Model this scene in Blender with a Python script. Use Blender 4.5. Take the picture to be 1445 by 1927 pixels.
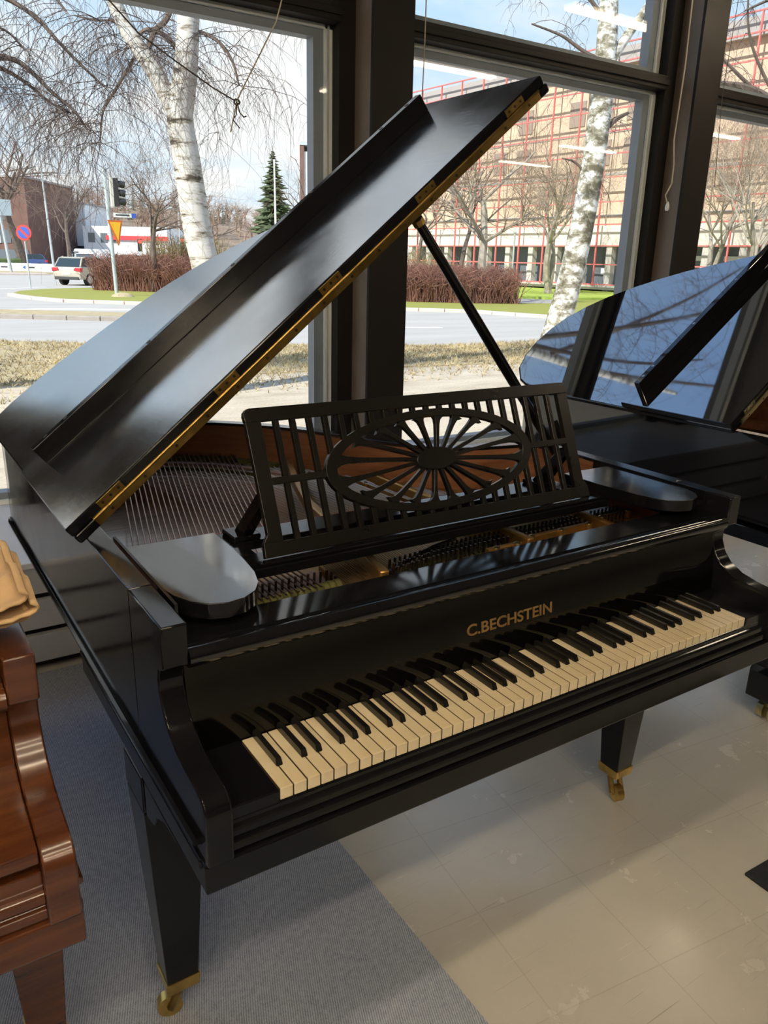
import bpy, bmesh, math, random
from mathutils import Vector, Matrix

# ------------------------------------------------------------------ scene reset
for _o in list(bpy.data.objects):
    bpy.data.objects.remove(_o, do_unlink=True)
SC = bpy.context.scene
COL = SC.collection
R = random.Random(7)

# ------------------------------------------------------------------ camera
cam_d = bpy.data.cameras.new('camera')
cam = bpy.data.objects.new('camera', cam_d); COL.objects.link(cam)
cam.location = (-0.42, -0.9019, 1.5159)
cam.rotation_euler = (1.2591, -0.0242, -0.5753)
cam_d.sensor_fit = 'VERTICAL'; cam_d.sensor_height = 36.0
cam_d.lens = 1464.75 / 1927.0 * 36.0
cam_d.clip_start = 0.02; cam_d.clip_end = 2000
SC.camera = cam

# ------------------------------------------------------------------ world: spring sky with broken cloud
wd = bpy.data.worlds.new('spring_sky'); SC.world = wd; wd.use_nodes = True
nt = wd.node_tree; nt.nodes.clear()
def wn(t, **k):
    n = nt.nodes.new(t)
    for a, b in k.items(): setattr(n, a, b)
    return n
tc = wn('ShaderNodeTexCoord'); sep = wn('ShaderNodeSeparateXYZ')
nt.links.new(tc.outputs['Generated'], sep.inputs[0])
grad = wn('ShaderNodeValToRGB')
cr = grad.color_ramp
cr.elements[0].position = 0.0; cr.elements[0].color = (0.78, 0.89, 1.0, 1)
cr.elements[1].position = 1.0; cr.elements[1].color = (0.22, 0.43, 0.95, 1)
e = cr.elements.new(0.28); e.color = (0.54, 0.76, 1.0, 1)
e = cr.elements.new(0.6); e.color = (0.40, 0.64, 1.0, 1)
nt.links.new(sep.outputs['Z'], grad.inputs[0])
zc = wn('ShaderNodeMath', operation='MAXIMUM'); zc.inputs[1].default_value = 0.05
nt.links.new(sep.outputs['Z'], zc.inputs[0])
zo = wn('ShaderNodeMath', operation='ADD'); zo.inputs[1].default_value = 0.18
nt.links.new(zc.outputs[0], zo.inputs[0])
dv = wn('ShaderNodeVectorMath', operation='DIVIDE')
cz = wn('ShaderNodeCombineXYZ')
for i in range(3): nt.links.new(zo.outputs[0], cz.inputs[i])
nt.links.new(tc.outputs['Generated'], dv.inputs[0]); nt.links.new(cz.outputs[0], dv.inputs[1])
ns = wn('ShaderNodeTexNoise'); ns.inputs['Scale'].default_value = 1.15; ns.inputs['Detail'].default_value = 7; ns.inputs['Roughness'].default_value = 0.55
nt.links.new(dv.outputs[0], ns.inputs['Vector'])
msk = wn('ShaderNodeValToRGB'); msk.color_ramp.elements[0].position = 0.43; msk.color_ramp.elements[1].position = 0.60
nt.links.new(ns.outputs['Fac'], msk.inputs[0])
fd = wn('ShaderNodeMapRange'); fd.inputs['From Min'].default_value = 0.45; fd.inputs['From Max'].default_value = 0.80
fd.inputs['To Min'].default_value = 1.0; fd.inputs['To Max'].default_value = 0.12
nt.links.new(sep.outputs['Z'], fd.inputs['Value'])
mm = wn('ShaderNodeMath', operation='MULTIPLY'); nt.links.new(msk.outputs[0], mm.inputs[0]); nt.links.new(fd.outputs[0], mm.inputs[1])
mx = wn('ShaderNodeMixRGB'); mx.inputs[2].default_value = (1.0, 1.0, 1.0, 1)
nt.links.new(mm.outputs[0], mx.inputs[0]); nt.links.new(grad.outputs[0], mx.inputs[1])
bg = wn('ShaderNodeBackground'); bg.inputs['Strength'].default_value = 0.84
nt.links.new(mx.outputs[0], bg.inputs[0])
wo = wn('ShaderNodeOutputWorld'); nt.links.new(bg.outputs[0], wo.inputs[0])

# ------------------------------------------------------------------ sun (from the left, along the street front)
sun_d = bpy.data.lights.new('sun', 'SUN'); sun_d.energy = 5.2; sun_d.angle = math.radians(0.6); sun_d.color = (1.0, 0.95, 0.86)
sun = bpy.data.objects.new('sun', sun_d); COL.objects.link(sun)
sun.rotation_euler = Vector((1.0, 0.30, -0.85)).to_track_quat('-Z', 'Y').to_euler()
sun.location = (-30, -10, 30)

SC.view_settings.view_transform = 'Standard'; SC.view_settings.look = 'None'
SC.view_settings.exposure = 0.40; SC.view_settings.gamma = 1.0
SC.view_settings.use_curve_mapping = False

# ------------------------------------------------------------------ materials
MATS = {}
def newmat(name):
    m = bpy.data.materials.new(name); m.use_nodes = True
    MATS[name] = m
    return m, m.node_tree, m.node_tree.nodes['Principled BSDF']
def P_(b, **k):
    for a, v in k.items():
        b.inputs[a.replace('_', ' ')].default_value = v
def rgba(c): return (c[0], c[1], c[2], 1)
def texco(t, scale=(1, 1, 1), rot=(0, 0, 0)):
    c = t.nodes.new('ShaderNodeTexCoord'); m = t.nodes.new('ShaderNodeMapping')
    m.inputs['Scale'].default_value = scale; m.inputs['Rotation'].default_value = rot
    t.links.new(c.outputs['Object'], m.inputs[0]); return m.outputs[0]
def noise(t, vec, scale, detail=4, rough=0.5):
    n = t.nodes.new('ShaderNodeTexNoise'); n.inputs['Scale'].default_value = scale
    n.inputs['Detail'].default_value = detail; n.inputs['Roughness'].default_value = rough
    t.links.new(vec, n.inputs['Vector']); return n.outputs['Fac']
def ramp(t, fac, stops):
    r = t.nodes.new('ShaderNodeValToRGB'); el = r.color_ramp.elements
    el[0].position, el[0].color = stops[0][0], rgba(stops[0][1])
    el[1].position, el[1].color = stops[-1][0], rgba(stops[-1][1])
    for p, c in stops[1:-1]:
        x = el.new(p); x.color = rgba(c)
    t.links.new(fac, r.inputs[0]); return r.outputs[0]
def bump(t, b, h, strength=0.2, dist=0.002, prev=None):
    n = t.nodes.new('ShaderNodeBump'); n.inputs['Strength'].default_value = strength; n.inputs['Distance'].default_value = dist
    t.links.new(h, n.inputs['Height'])
    if prev is not None: t.links.new(prev, n.inputs['Normal'])
    t.links.new(n.outputs[0], b.inputs['Normal']); return n.outputs[0]
def mixc(t, fac, a, b, mode='MIX'):
    n = t.nodes.new('ShaderNodeMixRGB'); n.blend_type = mode
    if isinstance(fac, float): n.inputs[0].default_value = fac
    else: t.links.new(fac, n.inputs[0])
    for i, v in ((1, a), (2, b)):
        if isinstance(v, tuple): n.inputs[i].default_value = rgba(v)
        else: t.links.new(v, n.inputs[i])
    return n.outputs[0]
def plain(name, col, rough=0.5, metal=0.0, var=0.0, vscale=8.0, spec=0.5, ior=1.5, bumps=0.0, bscale=60):
    m, t, b = newmat(name); P_(b, Roughness=rough, Metallic=metal, IOR=ior)
    b.inputs['Specular IOR Level'].default_value = spec
    v = texco(t)
    if var > 0:
        c = ramp(t, noise(t, v, vscale, 5), [(0.3, tuple(x * (1 - var) for x in col)), (0.7, tuple(min(1, x * (1 + var)) for x in col))])
        t.links.new(c, b.inputs['Base Color'])
    else: b.inputs['Base Color'].default_value = rgba(col)
    if bumps > 0: bump(t, b, noise(t, v, bscale, 4), bumps, 0.002)
    return m
def lacquer(name, col, rough, ior, grain, gscale=(6, 90, 6), rvar=0.05):
    m, t, b = newmat(name); P_(b, IOR=ior); b.inputs['Base Color'].default_value = rgba(col)
    v = texco(t, gscale); h = noise(t, v, 3.0, 6, 0.65)
    h2 = noise(t, texco(t, (70, 9, 40)), 2.0, 3, 0.5)
    mm = t.nodes.new('ShaderNodeMath'); mm.operation = 'ADD'; t.links.new(h, mm.inputs[0]); t.links.new(h2, mm.inputs[1])
    if grain > 0: bump(t, b, mm.outputs[0], grain, 0.0002)
    rr = t.nodes.new('ShaderNodeMapRange'); rr.inputs['To Min'].default_value = max(0.01, rough - rvar); rr.inputs['To Max'].default_value = rough + rvar
    rr.inputs['From Min'].default_value = 0.3; rr.inputs['From Max'].default_value = 0.7
    t.links.new(noise(t, texco(t), 7.0, 5, 0.6), rr.inputs['Value']); t.links.new(rr.outputs[0], b.inputs['Roughness'])
    return m
def wood(name, dark, light, rough=0.3, scale=(2, 30, 30), coat=0.3):
    m, t, b = newmat(name); P_(b, Roughness=rough); b.inputs['Coat Weight'].default_value = coat; b.inputs['Coat Roughness'].default_value = 0.12
    v = texco(t, scale); f = noise(t, v, 2.2, 7, 0.6)
    t.links.new(ramp(t, f, [(0.28, dark), (0.5, tuple((a + c) / 2 for a, c in zip(dark, light))), (0.72, light)]), b.inputs['Base Color'])
    bump(t, b, f, 0.05, 0.001); return m
def emit(name, col, s):
    m, t, b = newmat(name); b.inputs['Base Color'].default_value = rgba(col)
    b.inputs['Emission Color'].default_value = rgba(col); b.inputs['Emission Strength'].default_value = s; return m

lacquer('lacquer_worn', (0.006, 0.006, 0.007), 0.12, 1.38, 0.08)
lacquer('lacquer_rim', (0.009, 0.009, 0.011), 0.12, 1.75, 0.08)
lacquer('lacquer_rail', (0.006, 0.006, 0.007), 0.11, 1.8, 0.0)
lacquer('lacquer_lid', (0.016, 0.016, 0.019), 0.13, 6.0, 0.50)
lacquer('lacquer_smooth', (0.002, 0.002, 0.002), 0.07, 1.36, 0.01)
lacquer('lacquer_shelf', (0.012, 0.012, 0.014), 0.09, 3.6, 0.04)
lacquer('lacquer_desk', (0.007, 0.006, 0.005), 0.30, 1.42, 0.05)
lacquer('lacquer_gloss_case', (0.006, 0.006, 0.007), 0.03, 1.6, 0.0, rvar=0.01)
lacquer('lacquer_gloss', (0.008, 0.008, 0.010), 0.025, 4.2, 0.0, rvar=0.01)
wood('mahogany', (0.045, 0.012, 0.004), (0.125, 0.038, 0.011), 0.26, (2, 22, 22), 0.5)
wood('rim_veneer', (0.19, 0.075, 0.034), (0.33, 0.145, 0.066), 0.36, (3, 3, 40), 0.15)
wood('soundboard_spruce', (0.28, 0.19, 0.13), (0.46, 0.34, 0.24), 0.22, (4, 40, 4), 0.9)
m, t, b = newmat('ivory'); P_(b, Roughness=0.24); b.inputs['Subsurface Weight'].default_value = 0.0
t.links.new(ramp(t, noise(t, texco(t, (1, 1, 1)), 14, 4), [(0.3, (0.62, 0.50, 0.30)), (0.7, (0.76, 0.66, 0.45))]), b.inputs['Base Color'])
plain('ebony', (0.012, 0.011, 0.010), 0.22, ior=1.6)
plain('brass', (0.62, 0.42, 0.13), 0.30, 1.0, 0.25, 30)
plain('brass_old', (0.31, 0.20, 0.06), 0.36, 1.0, 0.3, 40)
plain('brass_pale', (0.62, 0.52, 0.28), 0.28, 1.0, 0.15, 30)
plain('plate_gold', (0.33, 0.185, 0.05), 0.34, 0.75, 0.12, 10)
plain('steel', (0.42, 0.40, 0.38), 0.25, 1.0)
plain('steel_dark', (0.10, 0.085, 0.08), 0.35, 1.0)
plain('string_copper', (0.30, 0.19, 0.16), 0.36, 1.0)
plain('string_steel', (0.46, 0.42, 0.38), 0.3, 1.0)
plain('olive_felt', (0.085, 0.082, 0.020), 0.9, 0, 0.2, 60, bumps=0.3, bscale=300)
plain('red_felt', (0.20, 0.06, 0.05), 0.9)
plain('bridge_wood', (0.36, 0.24, 0.20), 0.45, 0, 0.2)
plain('gold_leaf', (0.27, 0.16, 0.055), 0.45, 0.4)
plain('screw_dark', (0.05, 0.035, 0.02), 0.45, 0.8)
plain('bare_wood', (0.38, 0.27, 0.17), 0.6, 0, 0.2)
plain('key_wood_shaded', (0.10, 0.06, 0.03), 0.8)
plain('dark_void', (0.01, 0.009, 0.008), 0.8)
plain('felt_cloth', (0.50, 0.34, 0.18), 0.95, 0, 0.08, 30, bumps=0.3, bscale=250)
# room
m, t, b = newmat('linoleum'); P_(b, IOR=1.75)
v = texco(t); f = noise(t, v, 1.6, 6, 0.6); f2 = noise(t, texco(t, (14, 160, 1), (0, 0, 0.6)), 3, 5, 0.75)
c = ramp(t, f, [(0.25, (0.53, 0.50, 0.43)), (0.75, (0.64, 0.61, 0.535))])
c = mixc(t, ramp(t, f2, [(0.68, (0, 0, 0)), (0.80, (0.3, 0.3, 0.3))]), c, (0.80, 0.77, 0.70))
# faint sheet joints
bk = t.nodes.new('ShaderNodeTexBrick'); bk.offset = 0.0; bk.inputs['Scale'].default_value = 3.2; bk.inputs['Mortar Size'].default_value = 0.006
bk.inputs['Brick Width'].default_value = 0.96; bk.inputs['Row Height'].default_value = 0.96
bk.inputs['Color1'].default_value = (1, 1, 1, 1); bk.inputs['Color2'].default_value = (0.97, 0.97, 0.97, 1); bk.inputs['Mortar'].default_value = (0.72, 0.70, 0.66, 1)
t.links.new(texco(t, (1, 1, 1), (0, 0, 0.12)), bk.inputs['Vector'])
c = mixc(t, 0.4, c, bk.outputs['Color'], 'MULTIPLY')
for sc_, ro_, dk_ in (((5, 260, 1), 0.55, 0.24), ((4, 300, 1), 2.0, 0.20), ((7, 220, 1), 1.2, 0.85)):     # fine scratches in several directions
    c = mixc(t, ramp(t, noise(t, texco(t, sc_, (0, 0, ro_)), 1.0, 2, 0.5), [(0.70, (0, 0, 0)), (0.76, (0.5, 0.5, 0.5))]), c, (dk_, dk_ * 0.94, dk_ * 0.84))
t.links.new(c, b.inputs['Base Color'])
t.links.new(ramp(t, noise(t, v, 5, 6, 0.7), [(0.3, (0.16, 0.16, 0.16)), (0.7, (0.30, 0.30, 0.30))]), b.inputs['Roughness'])
bump(t, b, noise(t, v, 3.0, 3), 0.06, 0.02)
m, t, b = newmat('carpet_blue_grey'); P_(b, Roughness=0.95); b.inputs['Specular IOR Level'].default_value = 0.1
v = texco(t); wv = t.nodes.new('ShaderNodeTexWave'); wv.inputs['Scale'].default_value = 62; wv.inputs['Distortion'].default_value = 2.5; wv.inputs['Detail'].default_value = 3; wv.inputs['Detail Scale'].default_value = 4
t.links.new(texco(t, (1, 1, 1), (0, 0, 0.35)), wv.inputs['Vector'])
c = ramp(t, wv.outputs['Fac'], [(0.0, (0.20, 0.225, 0.275)), (1.0, (0.44, 0.475, 0.55))])
c = mixc(t, ramp(t, noise(t, v, 60, 5, 0.8), [(0.4, (0, 0, 0)), (0.75, (0.5, 0.5, 0.5))]), c, (0.56, 0.60, 0.67))
t.links.new(c, b.inputs['Base Color']); bump(t, b, wv.outputs['Fac'], 0.5, 0.003)
plain('wall_paint', (0.06, 0.052, 0.045), 0.8, 0, 0.05)
plain('ceiling_paint', (0.08, 0.075, 0.07), 0.85)
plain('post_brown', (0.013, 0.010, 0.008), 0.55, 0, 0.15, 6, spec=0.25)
plain('post_brown_lit', (0.17, 0.13, 0.095), 0.45, 0, 0.1, 6)  # lighter copy of the post brown, lit tone put into the sides
plain('sash_grey', (0.24, 0.26, 0.29), 0.5, 0, 0.06)
plain('bead_white', (0.88, 0.88, 0.86), 0.45)
plain('sill_white', (0.62, 0.63, 0.66), 0.4, 0, 0.05)
plain('panel_grey', (0.46, 0.47, 0.50), 0.5)
plain('mat_black', (0.018, 0.02, 0.023), 0.9, 0, 0.2, 80, bumps=0.4, bscale=200)
plain('cord_cream', (0.55, 0.47, 0.34), 0.7)
plain('cord_dark', (0.09, 0.07, 0.06), 0.7)
plain('lamp_housing', (0.5, 0.48, 0.44), 0.5)
emit('lamp_tube', (1.0, 0.84, 0.62), 36.0)
m, t, b = newmat('pane_glass'); t.nodes.remove(b)
tr = t.nodes.new('ShaderNodeBsdfTransparent'); tr.inputs[0].default_value = (0.97, 0.985, 0.98, 1)
gl = t.nodes.new('ShaderNodeBsdfGlossy'); gl.inputs['Roughness'].default_value = 0.0
fr = t.nodes.new('ShaderNodeFresnel'); geo = t.nodes.new('ShaderNodeNewGeometry')      # same pane reflectance from both faces
io = t.nodes.new('ShaderNodeMapRange'); io.inputs['To Min'].default_value = 1.24; io.inputs['To Max'].default_value = 1 / 1.24
t.links.new(geo.outputs['Backfacing'], io.inputs['Value']); t.links.new(io.outputs[0], fr.inputs['IOR'])
ms = t.nodes.new('ShaderNodeMixShader'); t.links.new(fr.outputs[0], ms.inputs[0]); t.links.new(tr.outputs[0], ms.inputs[1]); t.links.new(gl.outputs[0], ms.inputs[2])
t.links.new(ms.outputs[0], t.nodes['Material Output'].inputs[0])
# outdoors
m, t, b = newmat('gravel'); P_(b, Roughness=0.95); b.inputs['Specular IOR Level'].default_value = 0.1
v = texco(t); c = ramp(t, noise(t, texco(t, (0.6, 1.8, 1)), 1.3, 8, 0.7), [(0.3, (0.42, 0.35, 0.26)), (0.5, (0.58, 0.50, 0.39)), (0.7, (0.68, 0.60, 0.48))])
c = mixc(t, ramp(t, noise(t, v, 26, 4, 0.8), [(0.42, (0.4, 0.4, 0.4)), (0.6, (0, 0, 0))]), c, (0.36, 0.29, 0.21))
t.links.new(c, b.inputs['Base Color'])
m, t, b = newmat('dry_grass'); P_(b, Roughness=0.95); b.inputs['Specular IOR Level'].default_value = 0.1
v = texco(t, (0.7, 1.6, 1)); c = ramp(t, noise(t, v, 4.5, 8, 0.8), [(0.28, (0.26, 0.22, 0.18)), (0.45, (0.46, 0.38, 0.25)), (0.6, (0.58, 0.47, 0.27)), (0.75, (0.44, 0.40, 0.20))])
t.links.new(c, b.inputs['Base Color']); bump(t, b, noise(t, texco(t), 22, 4, 0.8), 0.6, 0.05)
m, t, b = newmat('lawn'); P_(b, Roughness=0.95); b.inputs['Specular IOR Level'].default_value = 0.1
c = ramp(t, noise(t, texco(t), 1.0, 8, 0.7), [(0.3, (0.30, 0.27, 0.09)), (0.55, (0.30, 0.31, 0.08)), (0.75, (0.26, 0.33, 0.07))])
t.links.new(c, b.inputs['Base Color'])
m, t, b = newmat('lawn_fresh'); P_(b, Roughness=0.95); b.inputs['Specular IOR Level'].default_value = 0.1
t.links.new(ramp(t, noise(t, texco(t), 0.8, 6, 0.7), [(0.3, (0.30, 0.40, 0.06)), (0.7, (0.40, 0.50, 0.12))]), b.inputs['Base Color'])
m, t, b = newmat('asphalt'); P_(b, Roughness=0.85); b.inputs['Specular IOR Level'].default_value = 0.25
c = ramp(t, noise(t, texco(t, (0.25, 1.4, 1), (0, 0, 0.35)), 0.9, 7, 0.7), [(0.3, (0.40, 0.375, 0.345)), (0.7, (0.50, 0.475, 0.44))])
t.links.new(c, b.inputs['Base Color'])
plain('straw', (0.46, 0.37, 0.21), 0.95, 0, 0.45, 1.2)
plain('road_paint', (0.8, 0.8, 0.78), 0.7)
plain('kerb_stone', (0.56, 0.47, 0.42), 0.85, 0, 0.12, 3)
plain('kerb_dark', (0.34, 0.30, 0.27), 0.85, 0, 0.15, 3)
m, t, b = newmat('birch_bark'); P_(b, Roughness=0.8); b.inputs['Specular IOR Level'].default_value = 0.2
v = texco(t, (1.1, 1.1, 5.0)); f = noise(t, v, 2.6, 5, 0.65)
c = ramp(t, f, [(0.36, (0.09, 0.075, 0.055)), (0.43, (0.40, 0.36, 0.30)), (0.49, (0.60, 0.58, 0.54)), (0.75, (0.69, 0.67, 0.645))])
t.links.new(c, b.inputs['Base Color']); bump(t, b, f, 0.4, 0.02)
m, t, b = newmat('birch_bark_rough'); P_(b, Roughness=0.85); b.inputs['Specular IOR Level'].default_value = 0.2
v = texco(t, (1.6, 1.6, 2.6)); f = noise(t, v, 2.4, 6, 0.7)
c = ramp(t, f, [(0.40, (0.14, 0.125, 0.085)), (0.5, (0.36, 0.34, 0.27)), (0.56, (0.72, 0.71, 0.68)), (0.8, (0.84, 0.83, 0.81))])
t.links.new(c, b.inputs['Base Color']); bump(t, b, f, 0.5, 0.03)
plain('bark_brown', (0.13, 0.10, 0.082), 0.9, 0, 0.3, 4)
plain('bark_grey', (0.33, 0.29, 0.24), 0.9, 0, 0.3, 3)
plain('twig_dark', (0.115, 0.085, 0.075), 0.85)
plain('twig_brown', (0.26, 0.18, 0.13), 0.9)
plain('twig_pale', (0.40, 0.31, 0.23), 0.9)
plain('twig_red', (0.30, 0.15, 0.115), 0.9, 0, 0.3, 2)
plain('twig_yellow', (0.38, 0.29, 0.13), 0.9)
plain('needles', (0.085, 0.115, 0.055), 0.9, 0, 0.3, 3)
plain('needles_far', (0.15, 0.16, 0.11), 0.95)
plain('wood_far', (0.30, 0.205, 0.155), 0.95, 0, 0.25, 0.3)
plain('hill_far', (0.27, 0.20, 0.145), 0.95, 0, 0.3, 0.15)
plain('galvanised', (0.48, 0.53, 0.55), 0.5, 0.3, 0.08)
plain('sign_red', (0.72, 0.06, 0.05), 0.5)
plain('sign_blue', (0.05, 0.12, 0.55), 0.5)
plain('sign_yellow', (0.85, 0.46, 0.02), 0.5)
plain('sign_orange_red', (0.60, 0.14, 0.03), 0.5)
plain('sign_white', (0.85, 0.85, 0.85), 0.5)
plain('signal_black', (0.03, 0.03, 0.032), 0.6)
emit('signal_red', (1.0, 0.06, 0.05), 1.6)
plain('car_beige', (0.52, 0.47, 0.38), 0.3, 0.3)
plain('car_white', (0.78, 0.78, 0.78), 0.3)
plain('car_blue', (0.06, 0.10, 0.26), 0.3)
plain('car_glass', (0.03, 0.045, 0.055), 0.08)
plain('car_trim', (0.05, 0.05, 0.05), 0.6)
plain('tail_red', (0.65, 0.03, 0.04), 0.3)
plain('tyre', (0.02, 0.02, 0.02), 0.8)
plain('rim_alloy', (0.5, 0.5, 0.5), 0.35, 0.8)
plain('facade_beige', (0.56, 0.44, 0.33), 0.85, 0, 0.08, 0.5)
plain('facade_cream', (0.70, 0.66, 0.58), 0.8)
plain('facade_grey', (0.36, 0.34, 0.33), 0.8)
plain('lattice_red', (0.72, 0.17, 0.16), 0.5)
plain('window_dark', (0.13, 0.15, 0.17), 0.25)
plain('window_brown', (0.30, 0.245, 0.20), 0.3)
plain('concrete', (0.52, 0.50, 0.46), 0.9, 0, 0.1, 0.5)
plain('brick_brown', (0.17, 0.095, 0.075), 0.9, 0, 0.15, 1.0)
plain('building_white', (0.72, 0.74, 0.76), 0.7)
plain('building_blue', (0.42, 0.50, 0.55), 0.6)
plain('fascia_red', (0.70, 0.06, 0.07), 0.5)
plain('hedge_green', (0.10, 0.14, 0.05), 0.9, 0, 0.3, 2)
def M(n): return MATS[n]

# ------------------------------------------------------------------ mesh helpers
class MB:
    """collects vertices and faces; build() links ONE mesh object"""
    def __init__(s): s.v = []; s.f = []
    def box(s, x0, x1, y0, y1, z0, z1):
        n = len(s.v)
        s.v += [(x, y, z) for z in (z0, z1) for y in (y0, y1) for x in (x0, x1)]
        s.f += [tuple(n + i for i in q) for q in ((0, 2, 3, 1), (4, 5, 7, 6), (0, 1, 5, 4), (2, 6, 7, 3), (0, 4, 6, 2), (1, 3, 7, 5))]
        return s
    def hexa(s, pts):                                   # 8 points: 4 bottom (ccw from above), 4 top
        n = len(s.v); s.v += [tuple(p) for p in pts]
        s.f += [tuple(n + i for i in q) for q in ((3, 2, 1, 0), (4, 5, 6, 7), (0, 1, 5, 4), (1, 2, 6, 5), (2, 3, 7, 6), (3, 0, 4, 7))]
        return s
    def prism(s, prof, fn0, fn1):                       # profile points mapped by two functions, caps included
        n = len(s.v); k = len(prof)
        s.v += [tuple(fn0(*p)) for p in prof] + [tuple(fn1(*p)) for p in prof]
        s.f += [tuple(range(n, n + k))[::-1], tuple(range(n + k, n + 2 * k))]
        s.f += [(n + i, n + (i + 1) % k, n + k + (i + 1) % k, n + k + i) for i in range(k)]
        return s
    def px(s, prof, x0, x1): return s.prism(prof, lambda y, z: (x0, y, z), lambda y, z: (x1, y, z))
    def py(s, prof, y0, y1): return s.prism(prof, lambda x, z: (x, y0, z), lambda x, z: (x, y1, z))
    def pz(s, prof, z0, z1): return s.prism(prof, lambda x, y: (x, y, z0), lambda x, y: (x, y, z1))
    def ringwall(s, A, B, z0, z1, closed=False):        # wall between two plan polylines
        n = len(s.v); k = len(A)
        for P in (A, B):
            for z in (z0, z1): s.v += [(p[0], p[1], z) for p in P]
        a0, a1, b0, b1 = n, n + k, n + 2 * k, n + 3 * k
        for i in range(k if closed else k - 1):
            j = (i + 1) % k
            s.f += [(a0 + i, a0 + j, a1 + j, a1 + i), (b0 + j, b0 + i, b1 + i, b1 + j), (a1 + i, a1 + j, b1 + j, b1 + i), (a0 + j, a0 + i, b0 + i, b0 + j)]
        if not closed:
            e = k - 1
            s.f += [(a0, a1, b1, b0), (a0 + e, b0 + e, b1 + e, a1 + e)]
        return s
    def tube(s, pts, rad, n=6, cap=True):
        pts = [Vector(p) for p in pts]; k = len(pts); base = len(s.v)
        if not isinstance(rad, (list, tuple)): rad = [rad] * k
        up = None
        for i in range(k):
            d = (pts[min(i + 1, k - 1)] - pts[max(i - 1, 0)])
            if d.length < 1e-9: d = Vector((0, 0, 1))
            d.normalize()
            if up is None: up = Vector((1, 0, 0)) if abs(d.x) < 0.8 else Vector((0, 1, 0))
            a = d.cross(up)
            if a.length < 1e-6: a = d.cross(Vector((0.3, 0.9, 0.1)))
            a.normalize(); b = a.cross(d); up = b
            for j in range(n):
                w = 2 * math.pi * j / n
                s.v.append(tuple(pts[i] + rad[i] * (math.cos(w) * a + math.sin(w) * b)))
        for i in range(k - 1):
            for j in range(n):
                q = base + i * n
                s.f.append((q + j, q + n + j, q + n + (j + 1) % n, q + (j + 1) % n))
        if cap:
            s.f.append(tuple(base + j for j in range(n))); s.f.append(tuple(base + (k - 1) * n + j for j in range(n))[::-1])
        return s
    def disc(s, c, axis, r, t, n=16):
        a = Vector(axis).normalized(); c = Vector(c); return s.tube([c - a * t / 2, c + a * t / 2], r, n)
    def lathe(s, c, prof, n=20):                        # prof: (radius, z)
        base = len(s.v); k = len(prof)
        for r, z in prof:
            for j in range(n):
                w = 2 * math.pi * j / n; s.v.append((c[0] + r * math.cos(w), c[1] + r * math.sin(w), c[2] + z))
        for i in range(k - 1):
            for j in range(n): s.f.append((base + i * n + j, base + i * n + (j + 1) % n, base + (i + 1) * n + (j + 1) % n, base + (i + 1) * n + j))
        s.f.append(tuple(base + j for j in range(n))[::-1]); s.f.append(tuple(base + (k - 1) * n + j for j in range(n)))
        return s
    def map(s, fn): s.v = [tuple(fn(*p)) for p in s.v]; return s
    def mesh(s, name, mat, smooth=False):
        me = bpy.data.meshes.new(name); me.from_pydata(s.v, [], s.f); me.validate(); me.update()
        bm = bmesh.new(); bm.from_mesh(me); bmesh.ops.recalc_face_normals(bm, faces=bm.faces); bm.to_mesh(me); bm.free()
        if mat: me.materials.append(M(mat) if isinstance(mat, str) else mat)
        if smooth:
            for p in me.polygons: p.use_smooth = True
            try: me.set_sharp_from_angle(angle=math.radians(38))
            except Exception: pass
        return me
    def build(s, name, mat, parent=None, smooth=False, bevel=0.0, seg=2, loc=None):
        o = bpy.data.objects.new(name, s.mesh(name, mat, smooth)); COL.objects.link(o)
        if parent is not None: o.parent = parent
        if loc is not None: o.location = loc
        if bevel > 0:
            md = o.modifiers.new('bevel', 'BEVEL'); md.width = bevel; md.segments = seg; md.limit_method = 'ANGLE'; md.angle_limit = math.radians(35)
        return o
def inst(me, name, parent=None, loc=(0, 0, 0), rot=(0, 0, 0), scale=(1, 1, 1)):
    o = bpy.data.objects.new(name, me); COL.objects.link(o)
    if parent is not None: o.parent = parent
    o.location = loc; o.rotation_euler = rot; o.scale = scale; return o
def empty(name, loc=(0, 0, 0), rz=0.0):
    o = bpy.data.objects.new(name, None); COL.objects.link(o); o.location = loc; o.rotation_euler = (0, 0, rz); o.empty_display_size = 0.1; return o
def tag(o, label=None, cat=None, group=None, kind=None):
    if label: o['label'] = label
    if cat: o['category'] = cat
    if group: o['group'] = group
    if kind: o['kind'] = kind
    return o
def struct(o, label=None): 
    o['kind'] = 'structure'
    if label: o['label'] = label
    return o
def part(parent, name, mat, fn, **k):
    b = MB(); fn(b); return b.build(name, mat, parent, **k)
def arc(cx, cy, r, a0, a1, n): return [(cx + r * math.cos(math.radians(a0 + (a1 - a0) * i / n)), cy + r * math.sin(math.radians(a0 + (a1 - a0) * i / n))) for i in range(n + 1)]
def offset_poly(P, d):
    out = []
    for i in range(len(P)):
        a = Vector(P[max(i - 1, 0)]); c = Vector(P[min(i + 1, len(P) - 1)]); tdir = (c - a).normalized()
        out.append((P[i][0] + tdir.y * d, P[i][1] - tdir.x * d))
    return out
def smooth_poly(P, it=1):
    for _ in range(it):
        Q = [P[0]]
        for a, c in zip(P[:-1], P[1:]):
            Q += [(a[0] * .75 + c[0] * .25, a[1] * .75 + c[1] * .25), (a[0] * .25 + c[0] * .75, a[1] * .25 + c[1] * .75)]
        P = Q + [P[-1]]
    return P

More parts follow.
